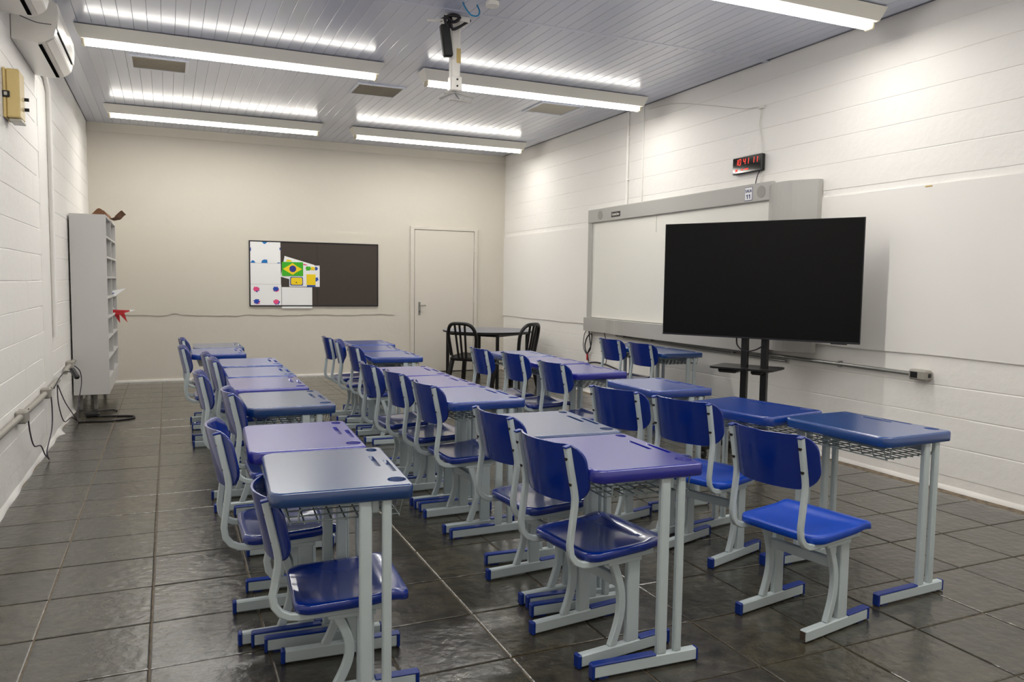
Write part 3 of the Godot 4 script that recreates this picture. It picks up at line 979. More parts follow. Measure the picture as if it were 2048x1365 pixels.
		part("louvre", box_mesh(Vector3(0, 0, 0), Vector3(0.058, 0.004, 0.98), 0.0015, Transform3D(Basis(Vector3(0, 0, 1), 0.68), Vector3(0.225, 0.031, 0.52))), M.white_plastic, ac)
	tag(part("wall_wire", tube_mesh(smooth_path([Vector3(0.1, 3.075, 5.74), Vector3(0.17, 3.085, 5.6), Vector3(0.24, 3.12, 5.46)]), 0.003, 6), M.cable_black, self), "thin dark wire between the two air conditioners", "wire")
	tag(part("drain_pipe", tube_mesh(PackedVector3Array([Vector3(0.022, 0.89, 3.83), Vector3(0.022, 3.0, 3.83), Vector3(0.022, 3.09, 4.0), Vector3(0.022, 3.1, 4.42)]), 0.02, 10), M.smooth_white_plaster, self), "white painted drain pipe running down the left wall", "pipe")
	# beige electrical box
	var eb := thing("electrical_box", "beige plastic electrical box with black clasp on the left wall", "electrical box", Vector3(0.002, 2.42, 5.7))
	part("base", box_mesh(Vector3(0.008, 0.155, 0), Vector3(0.016, 0.31, 0.2), 0.003), M.yellow_box, eb)
	part("lid", box_mesh(Vector3(0.054, 0.155, 0), Vector3(0.074, 0.304, 0.196), 0.008), M.yellow_box, eb)
	part("bottom_cover", box_mesh(Vector3(0.06, -0.008, -0.01), Vector3(0.07, 0.018, 0.17), 0.004), M.clear_grey, eb)
	var cl := part("clasp", box_mesh(Vector3(0.016, 0.145, 0.103), Vector3(0.044, 0.04, 0.012), 0.004), M.black_plastic, eb)
	part("clasp_tongue", box_mesh(Vector3(0.016, 0.145, 0.111), Vector3(0.018, 0.022, 0.006), 0.002), M.clear_grey, cl)
	for y in [0.145, 0.08]:
		var bt := part("button", tube_mesh(PackedVector3Array([Vector3(0.09, y, -0.045), Vector3(0.122, y, -0.045)]), 0.011, 10), M.black_plastic, eb)
		part("button_collar", tube_mesh(PackedVector3Array([Vector3(0.089, y, -0.045), Vector3(0.096, y, -0.045)]), 0.015, 10), M.white_plastic, bt)
	# conduit with boxes and hanging leads
	var co := thing("wall_conduit", "grey-beige conduit with junction boxes low on the left wall", "conduit", Vector3(0.032, 0.51, 0.0))
	part("pipe", tube_mesh(PackedVector3Array([Vector3(0, 0.0, 3.85), Vector3(0, -0.02, 5.0), Vector3(0, 0.0, 7.6)]), 0.021, 10), M.conduit_paint, co)
	part("pipe", tube_mesh(PackedVector3Array([Vector3(0, 0.045, 2.56), Vector3(0, 0.03, 3.2), Vector3(0, 0.005, 3.3)]), 0.021, 10), M.conduit_paint, co)
	for z in [2.95, 4.62, 5.72]:
		var jb := part("junction_box", box_mesh(Vector3(0.004, [0.04, -0.012, -0.018][[2.95, 4.62, 5.72].find(z)], z), Vector3(0.07, 0.085, 0.12 if z > 5 else 0.07), 0.012), M.conduit_paint, co)
		part("screw", tube_mesh(PackedVector3Array([Vector3(0.039, 0.03, z), Vector3(0.043, 0.03, z)]), 0.006, 6), M.screw, jb)
	var leads := [
		["plug_lead", "short dark lead ending in a black plug on top of the conduit", [Vector3(0.06, 0.5, 4.35), Vector3(0.075, 0.56, 4.1), Vector3(0.08, 0.57, 3.75), Vector3(0.1, 0.545, 3.55)], M.cable_black],
		["hanging_lead", "dark purple lead hanging in a loop from the conduit's outer junction box", [Vector3(0.062, 0.49, 5.68), Vector3(0.06, 0.36, 5.6), Vector3(0.06, 0.24, 5.45), Vector3(0.06, 0.18, 5.15), Vector3(0.06, 0.07, 4.95), Vector3(0.07, 0.012, 4.82)], M.cable_purple],
		["hanging_lead", "dark purple lead hanging straight down from the conduit's middle junction box", [Vector3(0.06, 0.51, 4.58), Vector3(0.06, 0.36, 4.5), Vector3(0.06, 0.2, 4.55), Vector3(0.06, 0.08, 4.85), Vector3(0.07, 0.012, 4.84)], M.cable_purple],
		["hanging_lead", "dark lead looping from conduit to floor beside the shelf unit", [Vector3(0.06, 0.5, 4.15), Vector3(0.06, 0.33, 4.1), Vector3(0.07, 0.14, 3.85), Vector3(0.08, 0.1, 3.4), Vector3(0.1, 0.04, 3.2), Vector3(0.11, 0.02, 3.15)], M.cable_purple],
		["hanging_lead", "dark lead slanting from conduit down to the floor cable", [Vector3(0.06, 0.5, 4.12), Vector3(0.07, 0.3, 3.75), Vector3(0.09, 0.14, 3.4), Vector3(0.11, 0.02, 3.16)], M.cable_purple],
		["hanging_lead", "dark lead arching down the side of the shelf unit", [Vector3(0.05, 0.56, 2.95), Vector3(0.11, 0.48, 2.86), Vector3(0.12, 0.35, 2.84), Vector3(0.1, 0.18, 2.95), Vector3(0.1, 0.08, 3.08), Vector3(0.11, 0.015, 3.14)], M.cable_purple]]
	for l in leads:
		tag(part(l[0], tube_mesh(smooth_path(l[2]), 0.0048, 6), l[3], self), l[1], "cable", "leads hanging from the conduit")
	tag(part("plug", box_mesh(Vector3.ZERO, Vector3(0.045, 0.045, 0.15), 0.012, Transform3D(Basis.from_euler(Vector3(0.5, 0.45, 0)), Vector3(0.125, 0.522, 3.47))), M.black_plastic, self), "chunky black plug dangling from the conduit lead", "plug")
	var fc := thing("floor_cable", "black power cord lying in a long loop on the slate floor", "cable", Vector3(0, 0.009, 0))
	part("cord", tube_mesh(smooth_path([Vector3(0.11, 0.0, 3.14), Vector3(0.2, 0.0, 3.14), Vector3(0.38, 0.0, 3.17), Vector3(0.55, 0.0, 3.1), Vector3(0.6, 0.0, 3.02), Vector3(0.56, 0.0, 2.92), Vector3(0.42, 0.0, 2.88), Vector3(0.26, 0.0, 2.84)]), 0.009, 8), M.cable_black, fc)
	part("plug", box_mesh(Vector3(0.21, 0.015, 2.82), Vector3(0.13, 0.045, 0.05), 0.012), M.black_plastic, fc)
	part("cord", tube_mesh(smooth_path([Vector3(0.12, 0, 2.62), Vector3(0.25, 0, 2.5), Vector3(0.38, 0, 2.46), Vector3(0.42, 0, 2.56)]), 0.007, 6), M.cable_black, fc)

# ------------------------------------------------------------------ ceiling
func make_ceiling_things() -> void:
	var vz := [[0.64, 1.152, 3.18, 3.647, 0], [2.746, 3.262, 3.12, 3.6, 1], [4.79, 5.326, 3.16, 3.71, 2]]
	var names := ["brown-grey louvred ceiling vent nearest the left wall", "grey louvred ceiling vent in the middle of the ceiling", "pale blank ceiling vent panel nearest the right-hand wall"]
	for v in vz:
		var k: int = v[4]
		var c := Vector3((v[0] + v[1]) / 2, H, (v[2] + v[3]) / 2)
		var t := thing("ceiling_vent", names[k], "vent", c, 0.0, "vents in the slatted ceiling")
		var w: float = v[1] - v[0]
		var d: float = v[3] - v[2]
		for s in [-1.0, 1.0]:
			part("frame_rail", box_mesh(Vector3(0, -0.006, s * (d / 2 - 0.015)), Vector3(w, 0.016, 0.03), 0.003), M.pvc_1, t)
			part("frame_rail", box_mesh(Vector3(s * (w / 2 - 0.015), -0.006, 0), Vector3(0.03, 0.016, d - 0.06), 0.003), M.pvc_1, t)
		var mm: Material = [M.vent_grey, M.vent_grey, M.vent_light][k]
		part("backing", box_mesh(Vector3(0, -0.001, 0), Vector3(w - 0.05, 0.004, d - 0.05)), mm, t)
		if k < 2:
			var n := 14
			var sl := box_mesh(Vector3.ZERO, Vector3(w - 0.06, 0.003, 0.024), 0.0, Transform3D(Basis(Vector3(1, 0, 0), 0.5), Vector3.ZERO))
			for i in n:
				part("louvre", sl, mm, t).position = Vector3(0, -0.008, -d / 2 + 0.045 + (d - 0.09) * i / (n - 1))
	# projector mount
	var pm := thing("projector_mount", "empty white projector pole mount hanging from the ceiling", "projector mount", Vector3(2.99, H, 5.86))
	part("ceiling_plate", box_mesh(Vector3(0, -0.02, 0), Vector3(0.2, 0.04, 0.14), 0.006), M.white_plastic, pm)
	part("pole", box_mesh(Vector3(0.0, -0.29, 0), Vector3(0.075, 0.5, 0.06), 0.008), M.white_plastic, pm)
	part("collar", box_mesh(Vector3(0.004, -0.5, 0), Vector3(0.095, 0.11, 0.075), 0.008), M.white_plastic, pm)
	for y in [-0.47, -0.52]:
		part("bolt", tube_mesh(PackedVector3Array([Vector3(0.01, y, 0.037), Vector3(0.01, y, 0.043)]), 0.008, 6), M.screw, pm)
	part("tape_patch", box_mesh(Vector3(0.022, -0.29, 0.031), Vector3(0.035, 0.11, 0.002)), M.tape, pm)
	for q in [[-0.11, 0.09], [0.14, 0.05], [0.1, -0.11], [-0.09, -0.09]]:
		part("arm", tube_mesh(PackedVector3Array([Vector3(0.0, -0.56, 0), Vector3(q[0] * 0.6, -0.585, q[1] * 0.6), Vector3(q[0], -0.6, q[1])]), 0.008, 6), M.silver_plastic, pm)
	part("bracket_rail", tube_mesh(PackedVector3Array([Vector3(-0.06, -0.63, 0.05), Vector3(0.12, -0.635, 0.05)]), 0.009, 6), M.silver_plastic, pm)
	tag(part("cable_knot", tube_mesh(smooth_path([Vector3(2.86, H - 0.05, 5.9), Vector3(2.92, H - 0.02, 5.96), Vector3(3.0, H - 0.02, 5.95), Vector3(2.95, H - 0.06, 5.94), Vector3(2.88, H - 0.03, 5.95), Vector3(2.9, H - 0.1, 5.94), Vector3(2.93, H - 0.02, 5.93), Vector3(2.95, H - 0.11, 5.93), Vector3(3.1, H - 0.015, 5.9)]), 0.012, 6), M.cable_black, self), "tangle of black cables at the top of the projector mount", "cable")
	tag(part("power_brick", box_mesh(Vector3.ZERO, Vector3(0.075, 0.24, 0.05), 0.012, Transform3D(Basis(Vector3(0, 0, 1), 0.14), Vector3(2.9, H - 0.2, 5.92))), M.black_plastic, self), "dark grey power adapter hanging beside the projector pole", "power adapter")
	tag(part("cable_tie", tube_mesh(PackedVector3Array([Vector3(2.75, H - 0.07, 5.92), Vector3(2.88, H - 0.05, 5.93)]), 0.009, 6), M.white_plastic, self), "stub of white cable beside the projector mount", "cable")
	tag(part("blue_cable", tube_mesh(smooth_path([Vector3(2.93, H - 0.002, 6.2), Vector3(2.935, H - 0.05, 6.24), Vector3(2.97, H - 0.1, 6.26), Vector3(3.02, H - 0.1, 6.26), Vector3(3.045, H - 0.06, 6.24), Vector3(3.04, H - 0.002, 6.2)], 0.01), 0.006, 6), M.cable_blue, self), "loop of light blue cable dangling from the ceiling", "cable")
	tag(part("ceiling_rose", tube_mesh(PackedVector3Array([Vector3(3.12, H - 0.03, 6.3), Vector3(3.12, H, 6.3)]), 0.05, 16), M.white_plastic, self), "round white ceiling box beside the blue cable loop", "ceiling box")

# ------------------------------------------------------------------ school desks and chairs
func chair_meshes(drop: float, back_drop: float, key: String) -> void:
	var D := {}
	var so := round_rect(-0.2, -0.203, 0.182, 0.203, [0.06, 0.035, 0.035, 0.06], 6)
	D.seat = sheet(so, func(x: float, z: float, d: float) -> Vector3:
		var u := (x + 0.2) / 0.38
		var h := 0.434 + 0.014 * u - 0.014 * (1.0 - pow(z / 0.203, 2.0)) * sin(clampf(u, 0.0, 1.0) * PI) + 0.006 * smoothstep(0.72, 0.8, u) - 0.012 * smoothstep(0.86, 1.0, u)
		return Vector3(x, h - d - drop, z), 0.033, 0.009, 10)
	var bo := round_rect(-0.212, 0.622, 0.212, 0.846, [0.09, 0.09, 0.065, 0.065], 8)
	D.back = sheet(bo, func(z: float, y: float, d: float) -> Vector3:
		var x := -0.232 - (y - 0.64) * 0.2 + 0.027 - 0.07 * (1.0 - pow(z / 0.2, 2.0))
		return Vector3(x - d, y - back_drop, z), 0.011, 0.004, 8)
	var yd := -back_drop
	var pp := [Vector3(-0.287, 0.836, 0), Vector3(-0.252, 0.672, 0), Vector3(-0.248, 0.645, 0), Vector3(-0.249, 0.615, 0), Vector3(-0.262, 0.515, 0), Vector3(-0.267, 0.475, 0), Vector3(-0.262, 0.437, 0), Vector3(-0.243, 0.41, 0), Vector3(-0.215, 0.395, 0), Vector3(-0.18, 0.39, 0), Vector3(0.12, 0.396, 0)]
	var path := PackedVector3Array()
	for p in pp:
		path.append(p - Vector3(0, lerpf(drop, back_drop, smoothstep(0.45, 0.6, p.y)), 0))
	var st := begin()
	sweep(st, path, Vector3(0, 0, 1), 0.0105, 0.0125, 0.004)
	D.post = done(st)
	D.post_cap = box_mesh(Vector3.ZERO, Vector3(0.028, 0.008, 0.024), 0.002, Transform3D(Basis(Vector3(0, 0, 1), 0.21), Vector3(-0.288, 0.838 + yd, 0)))
	D.screw = tube_mesh(PackedVector3Array([Vector3(0.0, 0, 0), Vector3(-0.004, 0.0, 0)]), 0.0085, 8)
	D.foot = box_mesh(Vector3(0.0, 0.029, 0), Vector3(0.42, 0.047, 0.033), 0.005)
	D.heel_cap = box_mesh(Vector3(-0.2135, 0.028, 0), Vector3(0.017, 0.054, 0.037), 0.005)
	var tc := begin()
	box(tc, Vector3(0.145, 0.0545, 0), Vector3(0.155, 0.008, 0.036), 0.003)
	box(tc, Vector3(0.2155, 0.03, 0), Vector3(0.012, 0.056, 0.037), 0.004)
	D.toe_cap = done(tc)
	D.pad = box_mesh(Vector3(0.17, 0.0035, 0), Vector3(0.04, 0.007, 0.02))
	var ctop := 0.385 - drop
	D.column = box_mesh(Vector3(0.035, (0.05 + ctop) / 2, 0), Vector3(0.058, ctop - 0.05, 0.026), 0.004)
	var cl := PackedVector3Array()
	for i in 13:
		var u := i / 12.0
		cl.append(Vector3(-0.068 + 0.05 * pow(sin(PI * clampf(u * 0.93 + 0.05, 0, 1)), 1.1), 0.05 + (ctop - 0.05) * u, 0))
	st = begin()
	sweep(st, cl, Vector3(0, 0, 1), 0.0125, 0.0155, 0.003)
	D.curve = done(st)
	D.bar = box_mesh(Vector3(-0.022, 0.29 - drop, 0), Vector3(0.025, 0.042, 0.296), 0.003)
	D.plate = box_mesh(Vector3(-0.01, 0.3745 - drop, 0), Vector3(0.16, 0.018, 0.03), 0.003)
	D.hollow = box_mesh(Vector3(-0.2105, 0.029, 0), Vector3(0.002, 0.037, 0.024))
	S[key] = D

func make_chair(key: String, at: Vector3, turn: float, label: String, bare_heel := false, azure := false) -> Node3D:
	var D: Dictionary = S[key]
	var t := thing("school_chair", label, "chair", at, turn, "blue school chairs")
	part("seat", D.seat, M.chair_azure if azure else M.chair_blue, t)
	part("backrest", D.back, M.chair_blue, t)
	part("crossbar", D.bar, M.frame_grey, t)
	var drop: float = 0.13 if key == "chair_low" else 0.0
	for s in [-1.0, 1.0]:
		var zp: float = s * 0.168
		var p := part("post", D.post, M.frame_grey, t)
		p.position.z = zp
		part("post_cap", D.post_cap, M.cap_blue, p)
		for y in [0.795, 0.7]:
			part("screw", D.screw, M.screw, p).position = Vector3(-0.2965 - (y - 0.836) * 0.2135, y - drop, 0)
		var zl: float = s * 0.158
		var f := part("foot", D.foot, M.frame_grey, t)
		f.position.z = zl
		if bare_heel and s > 0:
			part("open_tube_end", D.hollow, M.tube_inside, f)
		else:
			part("heel_cap", D.heel_cap, M.cap_blue, f)
		part("toe_cap", D.toe_cap, M.cap_blue, f)
		part("pad", D.pad, M.cap_blue, f)
		part("leg", D.column, M.frame_grey, t).position.z = zl
		part("curved_leg", D.curve, M.frame_grey, t).position.z = zl
		part("seat_plate", D.plate, M.frame_grey, t).position.z = zl
	return t

func top_mesh() -> ArrayMesh:
	var st := begin()
	var th := 0.047
	var outer := round_rect(-0.225, -0.3, 0.225, 0.3, [0.05, 0.022, 0.022, 0.05], 7)
	var n := outer.size()
	var inset := func(k: float) -> PackedVector2Array:
		return round_rect(-0.225 + k, -0.3 + k, 0.225 - k, 0.3 - k, [0.05 - k, 0.022 - k, 0.022 - k, 0.05 - k], 7)
	var r0: PackedVector2Array = inset.call(0.008)
	var r1: PackedVector2Array = inset.call(0.0025)
	var rows := [[r0, TOP], [r1, TOP - 0.0025], [outer, TOP - 0.008], [outer, TOP - th + 0.004], [inset.call(0.004), TOP - th]]
	for k in rows.size() - 1:
		for i in n:
			var j := (i + 1) % n
			var a: Vector2 = rows[k][0][i]
			var b: Vector2 = rows[k][0][j]
			var c: Vector2 = rows[k + 1][0][j]
			var d: Vector2 = rows[k + 1][0][i]
			var ya: float = rows[k][1]
			var yb: float = rows[k + 1][1]
			var mo := (a + b) * 0.5
			quad(st, Vector3(a.x, ya, a.y), Vector3(b.x, ya, b.y), Vector3(c.x, yb, c.y), Vector3(d.x, yb, d.y), Vector3(mo.x, [0.25, 0.1, 0.0, -0.1][k], mo.y), 1)
	var low: PackedVector2Array = rows[4][0]
	for i in range(1, n - 1):
		tri(st, Vector3(low[0].x, TOP - th, low[0].y), Vector3(low[i].x, TOP - th, low[i].y), Vector3(low[i + 1].x, TOP - th, low[i + 1].y), Vector3.DOWN)
	# upper face: plain area, then cells that hold the moulded recesses
	var xs := 0.135
	var main := clip_poly(r0, Vector2(1, 0), xs)
	for i in range(1, main.size() - 1):
		tri(st, Vector3(main[0].x, TOP, main[0].y), Vector3(main[i].x, TOP, main[i].y), Vector3(main[i + 1].x, TOP, main[i + 1].y), Vector3.UP)
	var strip := clip_poly(r0, Vector2(-1, 0), -xs)
	var zc := [-0.3, -0.2, 0.155, 0.3]
	var cells := []
	for k in 3:
		var c := clip_poly(clip_poly(strip, Vector2(0, -1), -zc[k]), Vector2(0, 1), zc[k + 1])
		cells.append(c)
	var oval := func(cx: float, cz: float, rx: float, rz: float) -> PackedVector2Array:
		var o := PackedVector2Array()
		for i in 20:
			o.append(Vector2(cx + cos(TAU * i / 20) * rx, cz + sin(TAU * i / 20) * rz))
		return o
	var jobs := [[cells[0], oval.call(0.181, -0.248, 0.021, 0.03)], [cells[2], oval.call(0.183, 0.222, 0.031, 0.034)]]
	jobs.append([clip_poly(cells[1], Vector2(1, 0), 0.18), round_rect(0.15, -0.145, 0.168, 0.03, [0.006, 0.006, 0.006, 0.006], 3)])
	jobs.append([clip_poly(cells[1], Vector2(-1, 0), -0.18), round_rect(0.189, -0.065, 0.207, 0.11, [0.006, 0.006, 0.006, 0.006], 3)])
	for jb in jobs:
		var poly: PackedVector2Array = jb[0]
		var hole: PackedVector2Array = jb[1]
		var c := Vector2.ZERO
		for p in hole:
			c += p / hole.size()
		var angs := []
		for p in poly:
			angs.append((p - c).angle())
		for p in hole:
			angs.append((p - c).angle())
		angs.sort()
		for i in angs.size():
			var a0: float = angs[i]
			var a1: float = angs[(i + 1) % angs.size()]
			var d0 := Vector2(cos(a0), sin(a0))
			var d1 := Vector2(cos(a1), sin(a1))
			var p0 := ray_poly(poly, c, d0)
			var p1 := ray_poly(poly, c, d1)
			var h0 := ray_poly(hole, c, d0)
			var h1 := ray_poly(hole, c, d1)
			quad(st, Vector3(h0.x, TOP, h0.y), Vector3(h1.x, TOP, h1.y), Vector3(p1.x, TOP, p1.y), Vector3(p0.x, TOP, p0.y), Vector3.UP)
			var dp := 0.011
			var g0 := c + (h0 - c) * 0.9
			var g1 := c + (h1 - c) * 0.9
			var inward := c - (h0 + h1) * 0.5
			quad(st, Vector3(h0.x, TOP, h0.y), Vector3(h1.x, TOP, h1.y), Vector3(g1.x, TOP - dp, g1.y), Vector3(g0.x, TOP - dp, g0.y), Vector3(inward.x, 0.001, inward.y))
			tri(st, Vector3(c.x, TOP - dp, c.y), Vector3(g0.x, TOP - dp, g0.y), Vector3(g1.x, TOP - dp, g1.y), Vector3.UP)
	return done(st)

func desk_meshes() -> void:
	var D := {}
	D.top = top_mesh()
	D.foot = box_mesh(Vector3(0.0045, 0.029, 0), Vector3(0.436, 0.046, 0.031), 0.005)
	var tc := begin()
	box(tc, Vector3(-0.086, 0.054, 0), Vector3(0.262, 0.009, 0.034), 0.003)
	box(tc, Vector3(-0.214, 0.029, 0), Vector3(0.013, 0.056, 0.035), 0.004)
	D.cover = done(tc)
	D.toe = box_mesh(Vector3(0.2235, 0.028, 0), Vector3(0.008, 0.05, 0.034), 0.003)
	D.pad = box_mesh(Vector3(-0.17, 0.0035, 0), Vector3(0.04, 0.007, 0.02))
	D.col_a = box_mesh(Vector3(0.07, 0.383, 0), Vector3(0.04, 0.667, 0.026), 0.005)
	D.col_b = box_mesh(Vector3(0.139, 0.383, 0), Vector3(0.03, 0.667, 0.026), 0.005)
	D.rail = box_mesh(Vector3(0.105, 0.69, 0), Vector3(0.025, 0.045, 0.534), 0.003)
	var st := begin()
	var r := 0.0028
	var yb := 0.655
	for i in 9:
		var z := -0.25 + 0.5 * i / 8.0
		tube(st, PackedVector3Array([Vector3(-0.178, 0.7, z), Vector3(-0.162, yb, z), Vector3(0.186, yb, z), Vector3(0.196, 0.702, z)]), r, 5)
	for i in 9:
		var x := -0.16 + 0.345 * i / 8.0
		tube(st, PackedVector3Array([Vector3(x, yb - 0.004, -0.257), Vector3(x, yb - 0.004, 0.257)]), r, 5)
	for z in [-0.252, 0.252]:
		tube(st, PackedVector3Array([Vector3(-0.135, yb, z), Vector3(-0.132, 0.69, z), Vector3(-0.12, 0.701, z), Vector3(0.19, 0.704, z)]), r * 1.2, 6)
	tube(st, PackedVector3Array([Vector3(-0.178, 0.7, -0.255), Vector3(-0.178, 0.7, 0.255)]), r * 1.2, 6)
	tube(st, PackedVector3Array([Vector3(0.196, 0.702, -0.255), Vector3(0.196, 0.702, 0.255)]), r, 5)
	for z in [-0.2, 0.2]:
		box(st, Vector3(0.0, 0.707, z), Vector3(0.34, 0.016, 0.012))
	D.basket = done(st)
	S["desk"] = D

func make_desk(at: Vector3, turn: float, top: Material, label: String) -> Node3D:
	var D: Dictionary = S["desk"]
	var t := thing("school_desk", label, "desk", at, turn, "blue school desks")
	part("tabletop", D.top, top, t)
	part("rail", D.rail, M.frame_grey, t)
	part("wire_basket", D.basket, M.wire, t)
	for s in [-1.0, 1.0]:
		var z: float = s * 0.278
		var f := part("foot", D.foot, M.frame_grey, t)
		f.position.z = z
		part("heel_cover", D.cover, M.cap_blue, f)
		part("toe_cap", D.toe, M.cap_blue, f)
		part("pad", D.pad, M.cap_blue, f)
		part("leg", D.col_a, M.frame_grey, t).position.z = z
		part("leg", D.col_b, M.frame_grey, t).position.z = z
	return t

const ORD := ["first", "second", "third", "fourth", "fifth", "sixth", "seventh", "eighth"]

func make_desks_and_chairs() -> void:
	desk_meshes()
	chair_meshes(0.0, 0.0, "chair")
	chair_meshes(0.08, 0.13, "chair_low")
	var N: Material = M.top_navy
	var T: Material = M.top_steel
	var Y: Material = M.top_royal
	var V: Material = M.top_violet
	# rows named by what they stand beside; each entry: x, z, turn, top
	var rows := {
		"in the row nearest the shelf unit": [[1.373, 3.5, 0.0, N], [1.334, 4.16, 0.0, Y], [1.515, 5.2, -0.01, Y], [1.512, 5.9, -0.008, Y], [1.493, 6.55, -0.012, V], [1.51, 7.27, 0.006, N], [1.435, 8.345, -0.05, V], [1.445, 8.968, -0.065, N]],
		"in the middle row": [[2.877, 3.5, -0.03, Y], [2.765, 4.21, -0.06, Y], [2.755, 4.87, -0.05, Y], [2.535, 6.18, -0.03, V], [2.528, 6.805, 0.01, V], [2.546, 7.425, 0.014, Y], [2.568, 8.43, -0.05, N], [2.523, 9.064, -0.041, V]],
		"in the row facing the television": [[3.919, 5.13, -0.03, Y], [3.902, 5.77, 0.0, V], [3.855, 6.43, -0.011, V], [3.884, 7.39, -0.01, Y], [3.83, 8.355, 0.185, Y], [3.995, 8.968, 0.05, T]],
		"in the pair under the whiteboard": [[5.5, 4.585, -0.03, T], [5.488, 5.22, -0.05, T]]}
	var seats := {
		"in the row nearest the shelf unit": [[1.336, 3.6, 0.03], [1.321, 4.55, 0.0], [1.475, 5.25, 0.0], [1.507, 5.72, 0.0], [1.385, 6.56, 0.0], [1.496, 7.42, 0.0], [1.378, 8.43, -0.01], [1.5, 8.965, -0.06]],
		"in the middle row": [[2.68, 3.72, 0.02], [2.7, 4.22, -0.25], [2.7, 4.85, 0.01], [2.474, 6.334, 0.03], [2.522, 6.84, 0.049], [2.536, 7.44, 0.044], [2.53, 8.47, 0.09], [2.483, 9.06, 0.12]],
		"in the row facing the television": [[3.69, 5.372, 0.0], [3.781, 5.87, 0.057], [3.768, 6.6, 0.054], [3.445, 7.94, 0.26], [3.555, 8.39, 0.3], [3.398, 9.215, 0.17]],
		"in the pair under the whiteboard": [[5.445, 4.64, 0.048], [5.438, 5.22, 0.064]]}
	for k in rows:
		var n: int = rows[k].size()
		for i in n:
			var d: Array = rows[k][i]
			var c: Array = seats[k][i]
			make_desk(Vector3(d[0], 0, d[1]), d[2], d[3], "blue-topped school desk, %s from the back wall %s" % [ORD[i], k])
			var low: bool = n == 8 and i == 7 and d[0] < 2.0
			var lb := "blue plastic school chair, %s from the back wall %s" % [ORD[i], k]
			if n == 6 and i == 5:
				lb = "blue school chair with one uncapped open foot end, facing the television"
			if low:
				lb = "low blue school chair tucked under the desk farthest from the back wall"
			make_chair("chair_low" if low else "chair", Vector3(c[0], 0, c[1]), c[2], lb, n == 6 and i == 5, n == 6 and i >= 4)

# ------------------------------------------------------------------ round table and black chairs
func make_round_table() -> void:
	var t := thing("round_table", "round grey-topped table with black apron near the door", "table", Vector3(5.1, 0, 1.42), -0.16)
	var c := PackedVector2Array()
	for i in 40:
		c.append(Vector2(cos(TAU * i / 40), sin(TAU * i / 40)) * 0.64)
	var up := Transform3D(Basis(Vector3(1, 0, 0), Vector3(0, 0, 1), Vector3(0, 1, 0)), Vector3.ZERO)
	part("tabletop", prism_mesh(c, 0.722, 0.745, up, true), M.grey_laminate, t)
	var e := PackedVector2Array()
	for p in c:
		e.append(p * 1.006)
	part("edge_band", prism_mesh(e, 0.719, 0.7425, up, true), M.black_plastic, t)
	var q := [Vector3(0.58, 0, 0), Vector3(0, 0, 0.58), Vector3(-0.58, 0, 0), Vector3(0, 0, -0.58)]
	for i in 4:
		var a: Vector3 = q[i]
		var b: Vector3 = q[(i + 1) % 4]
		var ap := part("apron_rail", box_mesh(Vector3.ZERO, Vector3((b - a).length(), 0.04, 0.02), 0.002), M.black_metal, t)
		ap.position = (a + b) * 0.5 + Vector3(0, 0.698, 0)
		ap.rotation.y = -atan2(b.z - a.z, b.x - a.x)
		part("leg", tube_mesh(PackedVector3Array([a + Vector3(0, 0.0, 0), a + Vector3(0, 0.715, 0)]), 0.024, 10), M.black_metal, t)
	black_chair(Vector3(4.66, 0, 1.88), 0.72, "black slatted resin chair in front of the door with its back to the desks")
	black_chair(Vector3(5.19, 0, 2.14), 2.1, "black slatted resin chair between the round table and the right-hand wall")

func black_chair(at: Vector3, turn: float, label: String) -> void:
	var t := thing("resin_chair", label, "chair", at, turn, "black resin chairs at the round table")
	# local: faces +x
	part("seat", sheet(round_rect(-0.2, -0.21, 0.22, 0.21, [0.06, 0.05, 0.05, 0.06], 5), func(x: float, z: float, d: float) -> Vector3:
		return Vector3(x, 0.435 + 0.02 * (x + 0.2) / 0.42 - 0.015 * (1.0 - pow(z / 0.21, 2.0)) - d, z), 0.03, 0.01, 6), M.black_resin, t)
	part("seat_apron", sheet(round_rect(-0.21, -0.218, 0.215, 0.218, [0.05, 0.05, 0.05, 0.05], 4), func(x: float, z: float, d: float) -> Vector3:
		return Vector3(x, 0.415 + 0.02 * (x + 0.2) / 0.42 - d, z), 0.045, 0.006, 2), M.black_resin, t)
	for sx in [-1.0, 1.0]:
		for sz in [-1.0, 1.0]:
			var st := begin()
			var top := Vector3(0.17 if sx > 0 else -0.17, 0.41, sz * 0.175)
			var bot := Vector3(0.21 if sx > 0 else -0.25, 0.0, sz * 0.225)
			sweep(st, PackedVector3Array([top, top.lerp(bot, 0.25), bot]), (Vector3(0, 0, 1) + Vector3(0, 0.12 * sz, 0)).normalized(), 0.022, 0.03, 0.006)
			part("leg", done(st), M.black_resin, t)
	# hooped back: stiles and arched top rail in one bend, with slats
	var f := func(z: float, y: float) -> Vector3:
		return Vector3(-0.19 - (y - 0.42) * 0.2 + 0.05 * pow(z / 0.21, 2.0) - 0.04, y, z)
	var hoop := []
	for i in 25:
		var u := i / 24.0
		var a := PI * u
		var z := -0.215 * signf(cos(a)) * pow(absf(cos(a)), 0.55)
		var y := 0.44 + 0.435 * pow(sin(a), 0.42)
		if y < 0.72:
			z = z * (0.84 + 0.16 * (y - 0.44) / 0.28)
		hoop.append(f.call(z, y))
	var st2 := begin()
	tube(st2, smooth_path(hoop, 0.02), 0.024, 8)
	part("back_hoop", done(st2), M.black_resin, t)
	for zz in [-0.075, 0.0, 0.075]:
		var s3 := begin()
		var pth := PackedVector3Array()
		for i in 7:
			var y := 0.41 + 0.45 * i / 6.0
			pth.append(f.call(zz * (0.75 + 0.25 * i / 6.0), y))
		tube(s3, pth, 0.0165, 6)
		part("back_slat", done(s3), M.black_resin, t)

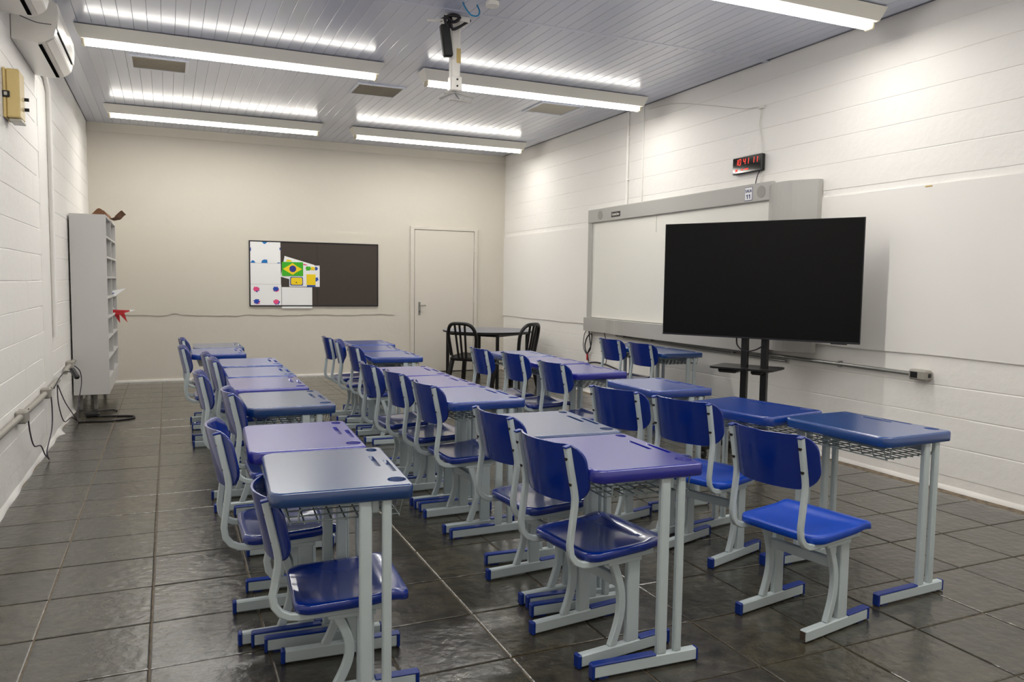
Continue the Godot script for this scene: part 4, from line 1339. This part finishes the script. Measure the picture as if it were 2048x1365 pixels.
# ------------------------------------------------------------------ television
func make_television() -> void:
	var a := -1.067
	var c := Vector3(5.288, 0, 6.7)
	var s := thing("tv_stand", "black wheeled television floor stand with two posts and shelf", "tv stand", c, a)
	for x in [-0.1, 0.067]:
		part("post", box_mesh(Vector3(x, 0.82, -0.085), Vector3(0.052, 1.52, 0.05), 0.004), M.black_metal, s)
	part("shelf", prism_mesh(round_rect(-0.36, -0.3, 0.17, 0.06, [0.03, 0.03, 0.05, 0.05], 4), 0.728, 0.744, Transform3D(Basis(Vector3(1, 0, 0), Vector3(0, 0, 1), Vector3(0, 1, 0)), Vector3.ZERO)), M.black_metal, s)
	for x in [-0.22, 0.03]:
		part("shelf_bracket", box_mesh(Vector3(x, 0.71, -0.1), Vector3(0.16 if x < 0 else 0.1, 0.035, 0.2), 0.012), M.black_metal, s)
	part("base_bar", box_mesh(Vector3(-0.015, 0.09, -0.085), Vector3(0.62, 0.05, 0.09), 0.006), M.black_metal, s)
	for x in [-0.3, 0.27]:
		part("base_foot", box_mesh(Vector3(x, 0.085, -0.05), Vector3(0.05, 0.04, 0.62), 0.006), M.black_metal, s)
		for z in [-0.33, 0.23]:
			part("caster", tube_mesh(PackedVector3Array([Vector3(x - 0.014, 0.033, z), Vector3(x + 0.014, 0.033, z)]), 0.033, 14), M.black_plastic, s)
			part("caster_fork", box_mesh(Vector3(x, 0.055, z), Vector3(0.036, 0.03, 0.03), 0.003), M.black_metal, s)
	part("mount_plate", box_mesh(Vector3(-0.015, 1.45, -0.05), Vector3(0.42, 0.4, 0.03), 0.003), M.black_metal, s)
	var t := thing("television", "large black flat television facing the desks, switched off", "television", c + Vector3(0, 0.99, 0), a)
	part("back_case", box_mesh(Vector3(0, 0.475, -0.022), Vector3(1.6, 0.93, 0.03), 0.01), M.black_plastic, t)
	part("screen", box_mesh(Vector3(0, 0.478, -0.0035), Vector3(1.612, 0.938, 0.008), 0.001), M.tv_screen, t)
	for sx in [-1.0, 1.0]:
		part("bezel", box_mesh(Vector3(sx * 0.8085, 0.475, -0.005), Vector3(0.006, 0.952, 0.014), 0.001), M.black_plastic, t)
	part("bezel", box_mesh(Vector3(0, 0.949, -0.005), Vector3(1.623, 0.006, 0.014), 0.001), M.black_plastic, t)
	part("bezel", box_mesh(Vector3(0, 0.004, -0.004), Vector3(1.623, 0.012, 0.018), 0.001), M.frame_dark, t)
	part("sensor", box_mesh(Vector3(0.66, -0.004, -0.004), Vector3(0.12, 0.012, 0.02), 0.003), M.black_plastic, t)
	var cb := smooth_path([Vector3(-0.17, 1.0, -0.07), Vector3(-0.16, 0.93, -0.06), Vector3(-0.11, 0.885, -0.055), Vector3(-0.05, 0.88, -0.055), Vector3(0.02, 0.905, -0.055), Vector3(0.06, 0.935, -0.055)])
	var cab := part("television_cable", tube_mesh(cb, 0.006, 6), M.cable_black, self)
	cab.position = c
	cab.rotation.y = a
	tag(cab, "thin black cable sagging between the television stand posts", "cable")
